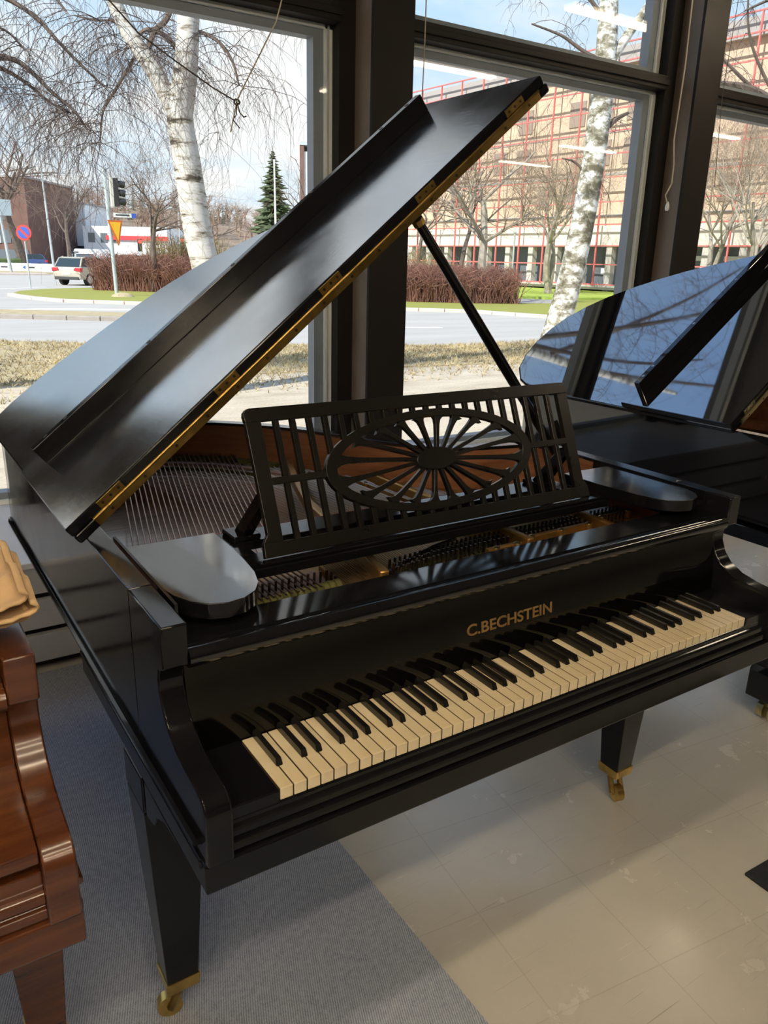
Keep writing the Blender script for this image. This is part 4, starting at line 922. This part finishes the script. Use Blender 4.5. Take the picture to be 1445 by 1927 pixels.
tree('street_tree', (26.9, 33.8, GZ + .05), 8.0, 0.17, 'dark bare tree partly behind the prop stick', 'bark_brown', 'twig_brown', 24, 4, 5, 0.5, 0.75)
tree('street_tree', (30.2, 19.0, GZ + .08), 8.5, 0.12, 'pale many-stemmed bare tree in the right window', 'bark_grey', 'twig_pale', 25, 4, 5, 0.8, 0.60, stems=3)
tree('street_tree', (35.5, 24.5, GZ + .1), 8.5, 0.14, 'bare tree before the lattice, left of the right post', 'bark_grey', 'twig_brown', 26, 4, 6, 0.8, 0.65, stems=2)
tree('street_tree', (10.9, 35.9, GZ + .08), 6.6, 0.14, 'low bushy bare tree between the road sign pole and the forked birch', 'bark_brown', 'twig_brown', 27, 4, 5, 0.35, 1.0, stems=2)
tree('street_tree', (18.2, 87.4, GZ), 11.5, 0.28, 'dark bare tree before the white van', 'bark_brown', 'twig_brown', 28, 4, 5, 0.5, 0.8)
tree('street_tree', (13.2, 83.5, GZ), 14.0, 0.50, 'thick-trunked bare tree before the brown block', 'bark_brown', 'twig_brown', 29, 4, 5, 0.4, 0.85)
tree('street_tree', (28.5, 52.5, GZ), 9.5, 0.15, 'bare tree before the white tower', 'bark_brown', 'twig_brown', 30, 4, 4, 0.6, 0.7)
tree('street_tree', (21.0, 56.0, GZ), 7.5, 0.13, 'small bare tree left of the spruce', 'bark_brown', 'twig_pale', 31, 4, 4, 0.5, 0.8)
tree('street_tree', (24.5, 46.0, GZ), 5.0, 0.12, 'low bare tree just above the lifted lid', 'bark_brown', 'twig_brown', 32, 4, 4, 0.5, 0.9)
# spruce
def spruce_mesh(h, r, seed, rows=16, n=13):
    rnd = random.Random(seed); b = MB(); b.tube([(0, 0, 0), (0, 0, h)], [h * 0.014, 0.02], 6)
    nd = MB()
    for k in range(rows):
        f = k / rows; z_ = h * (0.10 + 0.88 * f); rr = r * (1 - f) ** 0.85 + 0.08
        for j in range(n):
            z = z_ + rnd.uniform(-.4, .4) * h / rows; a = 2 * math.pi * (j + rnd.random()) / n; L = rr * rnd.uniform(0.45, 1.12)
            c, s = math.cos(a), math.sin(a); w = 0.13 * L + 0.10
            n0 = len(nd.v)
            nd.v += [(0, 0, z), (c * L * .55 - s * w, s * L * .55 + c * w, z - L * .22), (c * L, s * L, z - L * rnd.uniform(.15, .32)), (c * L * .55 + s * w, s * L * .55 - c * w, z - L * .22), (c * L * .5, s * L * .5, z - L * .05), (c * L * .5, s * L * .5, z - L * .30)]
            nd.f += [(n0, n0 + 1, n0 + 4), (n0 + 1, n0 + 2, n0 + 4), (n0 + 2, n0 + 3, n0 + 4), (n0 + 3, n0, n0 + 4), (n0, n0 + 5, n0 + 1), (n0 + 1, n0 + 5, n0 + 2), (n0 + 2, n0 + 5, n0 + 3), (n0 + 3, n0 + 5, n0)]
    return b, nd
b_, n_2 = spruce_mesh(10.5, 3.0, 4, 40, 15)
o = tag(empty('spruce_tree', (29.85, 63.0, GZ)), 'tall dark green spruce above the lifted lid', 'tree'); b_.build('trunk', 'bark_brown', o); n_2.build('needles', 'needles', o)
# hedges: dense bare stems
def hedge(name, line, h, w, n, mat, label, seed):
    rnd = random.Random(seed); b = MB(); P = [Vector(q) for q in line]; O = P[0]
    for i in range(n):
        k = rnd.randint(0, len(P) - 2); a, c = P[k], P[k + 1]; q = a + (c - a) * rnd.random()
        dr = (c - a).normalized(); nr = Vector((-dr.y, dr.x)); q = q + nr * rnd.uniform(0, w) - O
        H = h * rnd.uniform(0.5, 1.05); lx, ly = rnd.gauss(0, 0.28), rnd.gauss(0, 0.28)
        p0 = Vector((q.x, q.y, 0)); p1 = p0 + Vector((lx * .5, ly * .5, H * .5)); p2 = p0 + Vector((lx * 1.3, ly * 1.3, H))
        b.tube([p0, p1, p2], [0.016, 0.011, 0.006], 3, False)
        for _ in range(2):
            s = p1 + (p2 - p1) * rnd.random(); b.tube([s, s + Vector((rnd.gauss(0, .22), rnd.gauss(0, .22), rnd.uniform(.05, .3)))], [0.009, 0.005], 3, False)
    return tag(b.build(name, mat, None, loc=(O.x, O.y, GZ + 0.08)), label, 'hedge')
hedge('hedge', [(17.6, 27.6), (19.2, 26.3), (20.7, 25.3), (23.0, 24.5)], 1.45, 3.0, 3600, 'twig_red', 'leafless reddish-brown hedge across the road behind the prop stick', 1)
hedge('hedge', [(8.6, 37.6), (10.0, 36.2), (12.2, 34.2)], 1.55, 2.6, 2600, 'twig_red', 'rust-brown leafless shrubs on the lawn island behind the yield sign', 2)
hedge('hedge', [(11.2, 38.6), (12.6, 37.4), (14.0, 36.2)], 2.5, 1.6, 900, 'twig_yellow', 'yellowish twiggy shrub behind the rust-brown shrubs', 3)
hedge('hedge', [(18.3, 33.0), (20.5, 31.2), (22.5, 29.6)], 2.2, 1.8, 700, 'twig_yellow', 'thin yellowish shrubs beneath the lattice building', 4)
tag(MB().lathe((0, 0, 0), [(0.45, 0), (0.40, 0.06), (0.25, 0.13), (0.06, 0.16)], 14).build('grass_tuft', 'dry_grass', None, True, loc=(8.35, 31.6, GZ + 0.08)), 'mound of dry grass at the foot of the yield sign pole', 'grass')

# ------------------------------------------------------------------ outdoors: signs, lamps, signals
o = tag(empty('no_parking_sign', (6.25, 39.4, GZ + 0.08)), 'round red and blue no-parking sign on a grey pole', 'sign')
MB().tube([(0.03, 0, 0), (0.0, 0, 2.1), (-0.01, 0, 2.75)], 0.035, 8).build('pole', 'galvanised', o, True)
def face_disc(r0, y, nm, mt, z, s=1.0): return MB().tube([(0, y, z), (0, y - 0.012, z)], r0, 28).build(nm, mt, o, True)
face_disc(0.34, -0.045, 'rim_ring', 'sign_red', 2.42); face_disc(0.25, -0.055, 'blue_disc', 'sign_blue', 2.42)
MB().box(-0.28, 0.28, -0.080, -0.069, -0.045, 0.045).map(lambda x, y, z: (x * .78 - z * .78 * -1 * -1, y, -x * .78 - z * .78 + 2.42)).build('slash', 'sign_red', o)
o.rotation_euler = (0, 0, math.radians(-28))
o = tag(empty('yield_sign_pole', (8.20, 32.3, GZ + 0.08)), 'grey pole with yellow yield triangle and traffic signal head', 'sign')
MB().tube([(0.10, 0, 0), (0.04, 0, 2.4), (-0.02, 0, 4.65)], 0.075, 10).build('pole', 'galvanised', o, True)
MB().tube([(-0.02, 0, 4.6), (-0.02, 0, 4.75)], 0.09, 10).build('pole_cap', 'galvanised', o, True)
MB().py([(-0.08, 2.86), (0.50, 2.86), (0.31, 1.92), (0.27, 1.92)], -0.13, -0.11).build('triangle_border', 'sign_orange_red', o)
MB().py([(0.0, 2.79), (0.425, 2.79), (0.295, 2.10)], -0.14, -0.131).build('triangle_face', 'sign_yellow', o)
MB().box(0.12, 0.24, -0.16, 0.10, 3.35, 4.42).build('signal_back', 'facade_cream', o, bevel=0.01)
MB().box(0.24, 0.44, -0.16, 0.10, 3.38, 4.40).build('signal_head', 'signal_black', o, bevel=0.02)
for zz in (4.20, 3.88, 3.56):
    MB().tube([(0.42, -0.03, zz), (0.52, -0.03, zz), (0.70, -0.03, zz - 0.02)], [0.115, 0.125, 0.13], 14, False).build('signal_visor', 'signal_black', o, True)
    MB().tube([(0.445, -0.03, zz), (0.455, -0.03, zz)], 0.10, 14).build('signal_lens', 'steel_dark', o, True)
MB().box(0.20, 0.90, -0.04, -0.01, 2.98, 3.14).build('street_name_plate', 'sign_white', o); MB().box(0.28, 0.82, -0.044, -0.04, 3.04, 3.085).build('plate_print', 'signal_black', o); MB().box(0.90, 1.08, -0.04, -0.01, 2.98, 3.14).build('blue_end_plate', 'sign_blue', o)
o = tag(empty('street_lamp', (10.0, 71.3, GZ)), 'tapered grey lamp post at the left edge with a square panel', 'lamp post')
MB().tube([(0.25, 0, 0), (-0.1, 0, 4.5), (-0.35, 0, 9.0)], [0.13, 0.10, 0.07], 8).build('post', 'galvanised', o, True); MB().box(-0.1, 0.75, -0.15, -0.05, 4.4, 5.6).build('panel', 'building_blue', o)
o = tag(empty('street_lamp', (12.2, 65.0, GZ)), 'tall thin street lamp with two curved arms behind the birch twigs', 'lamp post')
MB().tube([(0.15, 0, 0), (0.0, 0, 5), (-0.1, 0, 8.9)], [0.10, 0.075, 0.05], 8).build('post', 'galvanised', o, True)
MB().tube([(-0.1, 0, 8.3), (0.0, 0, 8.85), (0.5, 0, 9.05), (2.9, 0, 9.2)], 0.045, 6).build('arm', 'galvanised', o, True); MB().tube([(-0.1, 0, 8.3), (-0.2, 0, 8.85), (-0.7, 0, 9.1), (-2.3, 0, 9.35)], 0.045, 6).build('arm', 'galvanised', o, True)
o = tag(empty('flag_pole', (25.6, 53.8, GZ)), 'white flagpole in front of the spruce', 'pole'); MB().tube([(0.05, 0, 0), (0, 0, 8.2)], [0.09, 0.06], 8).build('shaft', 'bead_white', o, True); MB().lathe((0, 0, 8.2), [(0.07, 0), (0.09, .06), (0.05, .13)], 8).build('finial', 'bead_white', o, True)
for i, (x, y, h, lb) in enumerate(((23.15, 67.4, 5.2, 'pale grey pole just left of the forked birch trunk'), (32.0, 35.2, 3.4, 'grey lamp pole in front of the lattice near the grey tree'), (29.06, 39.5, 3.4, 'grey lamp pole left of the prop stick'))):
    o = tag(empty('street_pole', (x, y, GZ)), lb, 'pole'); MB().tube([(0, 0, 0), (0, 0, h)], 0.07 if i == 0 else 0.05, 8).build('shaft', 'galvanised', o, True); MB().lathe((0, 0, h), [(0.09, 0), (0.09, .05), (0.03, .08)], 8).build('cap', 'galvanised', o, True)
for i, (x, y, z, lb) in enumerate(((23.2, 79.4, 2.75, 'distant traffic signal showing red, nearer the yield sign'), (26.6, 77.1, 2.95, 'distant traffic signal showing red, nearer the birch trunk'))):
    o = tag(empty('traffic_signal', (x, y, GZ)), lb, 'signal'); MB().tube([(0, 0, 0), (0, 0, z + 0.3)], 0.05, 6).build('pole', 'galvanised', o)
    MB().box(-0.2, 0.2, -0.25, -0.05, z - 0.75, z + 0.4).build('head', 'signal_black', o); MB().tube([(0, -0.25, z + 0.15), (0, -0.28, z + 0.15)], 0.19, 12).build('lens', 'signal_red', o)

# ------------------------------------------------------------------ outdoors: cars
def car(name, loc, az, paint, label, kind='hatch', s=1.0):
    o = tag(empty(name, loc, math.radians(90 - az)), label, 'car')
    L, W, H = (4.3, 1.78, 1.48)
    if kind == 'van': L, W, H = 5.2, 1.95, 2.15
    if kind == 'suv': L, W, H = 4.6, 1.85, 1.72
    x0, x1 = -L / 2, L / 2
    if kind == 'van':
        low = [(x0, .35), (x0, 2.0), (x0 + .1, H), (x1 - 1.7, H), (x1 - 1.1, 1.25), (x1 - .1, 1.0), (x1, .6), (x1 - .05, .32)]; body = low
        cab = None
    else:
        k = H / 1.48
        body = [(x0 + .05, .32), (x0, .45), (x0 + .02, .75), (x0 + .12, .98 * k), (x1 - 1.15, .96 * k), (x1 - .25, .78 * k), (x1, .60), (x1 - .02, .36), (x1 - .2, .28)]
        cab = [(x0 + .12, .97 * k), (x0 + .42, 1.40 * k), (x0 + .75, H), (x0 + 1.7, H), (x0 + 2.25, 1.38 * k), (x1 - 1.12, .955 * k)]
    b = MB().py(body, -W / 2, W / 2); bd = b.build('body', paint, o, True, bevel=0.06, seg=3)
    if cab:
        MB().prism(cab, lambda x, z: (x, -W / 2 + .06 + .30 * (z - cab[0][1]) * .6, z), lambda x, z: (x, W / 2 - .06 - .30 * (z - cab[0][1]) * .6, z)).build('cabin', 'car_glass', o, True)
        rf = [(x0 + .42, 1.41 * k), (x0 + .72, H + .005), (x0 + 1.75, H + .005), (x0 + 2.2, 1.41 * k), (x0 + 1.7, H - .05), (x0 + .8, H - .05)]
        MB().py(rf, -W / 2 + .20, W / 2 - .20).build('roof', paint, o, True, bevel=0.02)
        for sg in (-1, 1):
            yy = sg * (W / 2 - .075)
            MB().tube([(x0 + .14, yy, .97 * k), (x0 + .44, yy - sg * .09, 1.40 * k), (x0 + .75, yy - sg * .11, H)], .045, 5).tube([(x0 + 2.25, yy - sg * .09, 1.38 * k), (x1 - 1.12, yy, .96 * k)], .035, 5).tube([(x0 + 1.35, yy, .97 * k), (x0 + 1.40, yy - sg * .11, H)], .03, 5).build('pillar', paint, o, True)
            MB().box(x1 - 1.55, x1 - 1.38, sg * (W / 2 + .02), sg * (W / 2 + .18), .98 * k, 1.12 * k).build('mirror', paint, o, bevel=.03)
    else:
        MB().prism([(x1 - 1.62, 2.02), (x1 - 1.08, 1.28), (x1 - 1.02, 1.29), (x1 - 1.56, 2.04)], lambda x, z: (x, -W / 2 + .12, z), lambda x, z: (x, W / 2 - .12, z)).build('windscreen', 'car_glass', o)
        for sg in (-1, 1): MB().box(x1 - 2.0, x1 - 1.35, sg * W / 2 - .01, sg * W / 2 + .01, 1.25, 1.85).build('side_window', 'car_glass', o)
    for wx in (x0 + .78, x1 - .82):
        for sg in (-1, 1):
            wl = MB().tube([(wx, sg * (W / 2 - .20), .32), (wx, sg * (W / 2 + .005), .32)], .325, 18).build('wheel', 'tyre', o, True)
            MB().tube([(wx, sg * (W / 2), .32), (wx, sg * (W / 2 + .012), .32)], .21, 14).build('wheel_rim', 'rim_alloy', wl, True)
    MB().box(x0 - .02, x0 + .10, -W / 2 + .12, W / 2 - .12, .30, .47).build('rear_bumper', 'car_trim', o, bevel=.03); MB().box(x1 - .12, x1 + .015, -W / 2 + .2, W / 2 - .2, .34, .52).build('front_grille', 'car_trim', o, bevel=.03)
    for sg in (-1, 1):
        MB().px([(sg * (W / 2 - .42), .80), (sg * (W / 2 + .01), .72), (sg * (W / 2 + .01), .92), (sg * (W / 2 - .30), .93)], x0 - .03, x0 + .22).build('tail_light', 'tail_red', o, bevel=.02)
        MB().box(x1 - .30, x1 - .02, sg * (W / 2 - .38), sg * (W / 2 - .02), .66, .80).build('head_light', 'building_white', o, bevel=.02)
    MB().box(x0 - .015, x0 + .02, -.27, .27, .56, .67).build('number_plate', 'sign_white', o)
    return o
car('hatchback_car', (10.75, 46.6, GZ), 50, 'car_beige', 'beige hatchback seen from behind beside the lawn island')
car('white_car', (16.9, 74.6, GZ), 190, 'car_white', 'white car facing the camera behind the beige hatchback', 'suv')
car('white_car', (18.6, 66.5, GZ), 95, 'car_white', 'white car half hidden by the yield sign pole')
car('delivery_van', (20.7, 91.5, GZ), 280, 'car_white', 'white delivery van behind the banner barrier', 'van')
car('blue_car', (24.2, 90.2, GZ), 280, 'car_blue', 'dark blue car parked behind the white van')
car('parked_car', (14.5, 90.5, GZ), 280, 'car_blue', 'dark car parked left of the white van behind the barrier')
car('parked_car', (25.6, 87.0, GZ), 100, 'car_white', 'white parked car right of the delivery van')
# ------------------------------------------------------------------ banner barrier and low green hedge behind the street
o = tag(empty('banner_barrier', (15.5, 75.0, GZ)), 'long low white banner barrier with dark arrows', 'barrier')
an = math.atan2(72.1 - 78.2, 19.63 - 10.38); o.rotation_euler = (0, 0, an)
for i in range(9):
    MB().box(-9.6 + i * 2.4, -7.25 + i * 2.4, -0.05, 0.05, 0.05, 0.72).build('banner_panel', 'sign_white', o)
    if i % 2 == 0: MB().py([(-8.9 + i * 2.4, .38), (-8.6 + i * 2.4, .55), (-8.6 + i * 2.4, .21)], -0.062, -0.051).build('arrow', 'sign_blue', o)
    MB().box(-8.4 + i * 2.4, -7.8 + i * 2.4, -0.062, -0.051, .32, .44).build('banner_print', 'signal_black', o)
tag(MB().box(-4, 4, -.4, .4, 0, 1.1).build('clipped_hedge', 'hedge_green', None, loc=(8.6, 80.5, GZ), bevel=.15), 'clipped green hedge behind the white banner at the left edge', 'hedge')
struct(MB().box(-8, 12.2, 66.0, 68.6, GZ - .1, GZ + .10).build('pavement', 'kerb_stone'), 'pinkish pavement strip beyond the car')
ground('far_verge', [(-20, 69), (14, 69), (13, 76), (-20, 84)], GZ - .1, GZ + .09, 'dry_grass', 'dry grass strip beyond the pavement')

# ------------------------------------------------------------------ outdoors: buildings
def bld(name, loc, rz, label): return tag(empty(name, loc, rz), label, 'building')
# red-lattice building: facade in its local x axis, facing local -y
o = bld('lattice_building', (40.0, 40.3, GZ), math.radians(-86.1), 'beige multi-storey building behind a red steel lattice')
LX0, LX1 = -17.0, 27.0
MB().box(LX0, LX1, 0.6, 16.0, 2.95, 4.2).build('cream_band', 'facade_cream', o)
MB().box(LX0, LX1, 1.0, 16.0, 4.2, 13.5).build('facade', 'facade_beige', o)
MB().box(LX0 - .2, LX1, 0.55, 16.0, 13.5, 14.45).build('attic_band', 'facade_grey', o)
MB().box(LX0, LX1, 2.2, 16.0, 0.5, 2.95).build('shop_front', 'window_dark', o)
MB().box(LX0, LX1, 0.3, 16.0, 0.22, 0.48).build('floor_slab', 'concrete', o)
for k in range(20): MB().box(LX0 + .4 + k * 2.3, LX0 + .85 + k * 2.3, 0.7, 1.15, 0.0, 2.95).build('column', 'concrete', o)
MB().box(LX0, LX1, 0.75, 0.95, 3.35, 3.62).build('cornice', 'facade_beige', o)
for zz in (4.9, 7.4, 9.9):
    MB().box(LX0, LX1, 0.96, 1.0, zz - .12, zz + .02).build('panel_joint', 'facade_grey', o)
rw = random.Random(5)
win_me = MB().box(0, 1.3, 0.93, 1.0, 0, 1.5).mesh('window', 'window_brown')
for k in range(19):
    for r_, zz in enumerate((5.4, 7.9, 10.4)):
        if rw.random() < 0.36: inst(win_me, 'window', o, (LX0 + 0.7 + k * 2.3, 0, zz))
note = MB().box(0, .34, 2.14, 2.2, 0, .42).mesh('notice', 'sign_white')
for k in range(19): inst(note, 'notice', o, (LX0 + 1.3 + k * 2.3, 0, 1.15))
lamp_b = MB().box(0, 1.0, 2.1, 2.2, 0, .28).mesh('lit_panel', 'building_white')
for k in (9, 10, 11, 12, 14, 15): inst(lamp_b, 'lit_panel', o, (LX0 + 1.0 + k * 2.3, 0, 2.15))
vb = MB().box(-.04, .04, -.05, .05, .45, 14.5).mesh('lattice_upright', 'lattice_red')
for k in range(20): inst(vb, 'lattice_upright', o, (LX0 + .1 + k * 2.3, 0, 0))
hb = MB().box(LX0, LX1, -.05, .05, -.038, .038).mesh('lattice_rail', 'lattice_red')
for zz in (0.55, 1.8, 2.95, 4.25, 5.6, 7.05, 8.4, 9.7, 10.95, 12.2, 13.5, 14.5): inst(hb, 'lattice_rail', o, (0, 0, zz))
o = bld('brown_block', (7.0, 104, GZ), math.radians(-33), 'dark brown brick block at the left edge')
MB().box(-16, 11.3, 0, 14, 0, 9.4).build('wall', 'brick_brown', o); MB().box(-16.1, 11.5, -.1, 14.1, 9.4, 9.6).build('roof_edge', 'facade_grey', o)
for i in range(7):
    for zz in (2.6, 5.0):
        w_ = MB().box(-9 + i * 2.8, -7.6 + i * 2.8, -.06, .01, zz, zz + 1.4).build('window', 'window_dark', o); MB().box(-9.1 + i * 2.8, -8.75 + i * 2.8, -.10, -.06, zz, zz + 1.4).build('window_frame', 'building_white', w_)
MB().box(-12, 11, -.08, .01, 0, 1.9).build('shop_window', 'window_dark', o)
o = bld('grey_white_block', (22.4, 111, GZ), math.radians(-33), 'pale grey block behind the dark bare tree')
MB().box(-3.2, 3.4, 0, 10, 2.6, 7.6).build('wall', 'building_white', o); MB().box(-3.0, 3.2, .5, 10, 0, 2.6).build('shop_front', 'window_dark', o); MB().box(-3.3, 3.5, -.1, 10.1, 7.6, 7.85).build('roof_edge', 'facade_grey', o)
MB().box(-2.8, 3.0, .45, .5, .2, 1.0).build('orange_display', 'sign_orange_red', o)
o = bld('red_band_shop', (27.0, 101, GZ), math.radians(-33), 'low white shop with a red fascia band')
MB().box(-4.2, 6.0, 0, 12, 1.6, 4.9).build('wall', 'building_white', o); MB().box(-4.0, 6.0, .6, 12, 0, 1.6).build('shop_front', 'window_dark', o); MB().box(-1.4, 6.1, -.25, .0, 3.35, 3.85).build('red_fascia', 'fascia_red', o)
for i in range(3): MB().box(-3.6 + i * 1.5, -2.8 + i * 1.5, -.06, .01, 3.0, 4.1).build('window', 'window_dark', o)
o = bld('white_tower', (60.5, 103.5, GZ), math.radians(-33), 'tall plain white block behind the spruce')
MB().box(-6.3, 12, 0, 10, 0, 16.2).build('wall', 'building_white', o); MB().box(-6.6, -6.0, -.3, 10, 0, 17.2).build('corner_pier', 'brick_brown', o); MB().box(-6.6, 12, -.4, 10.2, 17.0, 17.4).build('roof_slab', 'building_blue', o)
o = bld('blue_grey_block', (63.2, 89.0, GZ), math.radians(-32), 'blue-grey roofed block above the lid tip')
MB().box(-0.4, 14, 0, 10, 0, 21.6).build('wall', 'building_blue', o); MB().box(-3.6, -0.4, 1, 10, 0, 20.6).build('side_wall', 'building_white', o); MB().box(-0.7, 14.2, -.3, 10.2, 21.6, 22.1).build('roof_slab', 'building_blue', o)
for q in (2.0, 3.0): MB().tube([(q, 3, 22.1), (q, 3, 22.9)], .18, 8).build('vent', 'galvanised', o)

# ------------------------------------------------------------------ wooded hill
rh = random.Random(3); hb_ = MB(); nx, ny = 40, 8; n0 = 0
def hillz(x, y): return -1.0 + 17.0 * min(1, max(0, (y - 130) / 70)) * (0.75 + 0.18 * math.sin(x * .033 + 1.0) + 0.10 * math.sin(x * .11))
for i in range(nx + 1):
    for j in range(ny + 1):
        x = -60 + i * 6.5; y = 130 + j * 16; hb_.v.append((x, y, hillz(x, y)))
for i in range(nx):
    for j in range(ny): a = i * (ny + 1) + j; hb_.f.append((a, a + ny + 1, a + ny + 2, a + 1))
struct(hb_.build('wooded_hill', 'hill_far', None, True), 'brown wooded hillside on the horizon')
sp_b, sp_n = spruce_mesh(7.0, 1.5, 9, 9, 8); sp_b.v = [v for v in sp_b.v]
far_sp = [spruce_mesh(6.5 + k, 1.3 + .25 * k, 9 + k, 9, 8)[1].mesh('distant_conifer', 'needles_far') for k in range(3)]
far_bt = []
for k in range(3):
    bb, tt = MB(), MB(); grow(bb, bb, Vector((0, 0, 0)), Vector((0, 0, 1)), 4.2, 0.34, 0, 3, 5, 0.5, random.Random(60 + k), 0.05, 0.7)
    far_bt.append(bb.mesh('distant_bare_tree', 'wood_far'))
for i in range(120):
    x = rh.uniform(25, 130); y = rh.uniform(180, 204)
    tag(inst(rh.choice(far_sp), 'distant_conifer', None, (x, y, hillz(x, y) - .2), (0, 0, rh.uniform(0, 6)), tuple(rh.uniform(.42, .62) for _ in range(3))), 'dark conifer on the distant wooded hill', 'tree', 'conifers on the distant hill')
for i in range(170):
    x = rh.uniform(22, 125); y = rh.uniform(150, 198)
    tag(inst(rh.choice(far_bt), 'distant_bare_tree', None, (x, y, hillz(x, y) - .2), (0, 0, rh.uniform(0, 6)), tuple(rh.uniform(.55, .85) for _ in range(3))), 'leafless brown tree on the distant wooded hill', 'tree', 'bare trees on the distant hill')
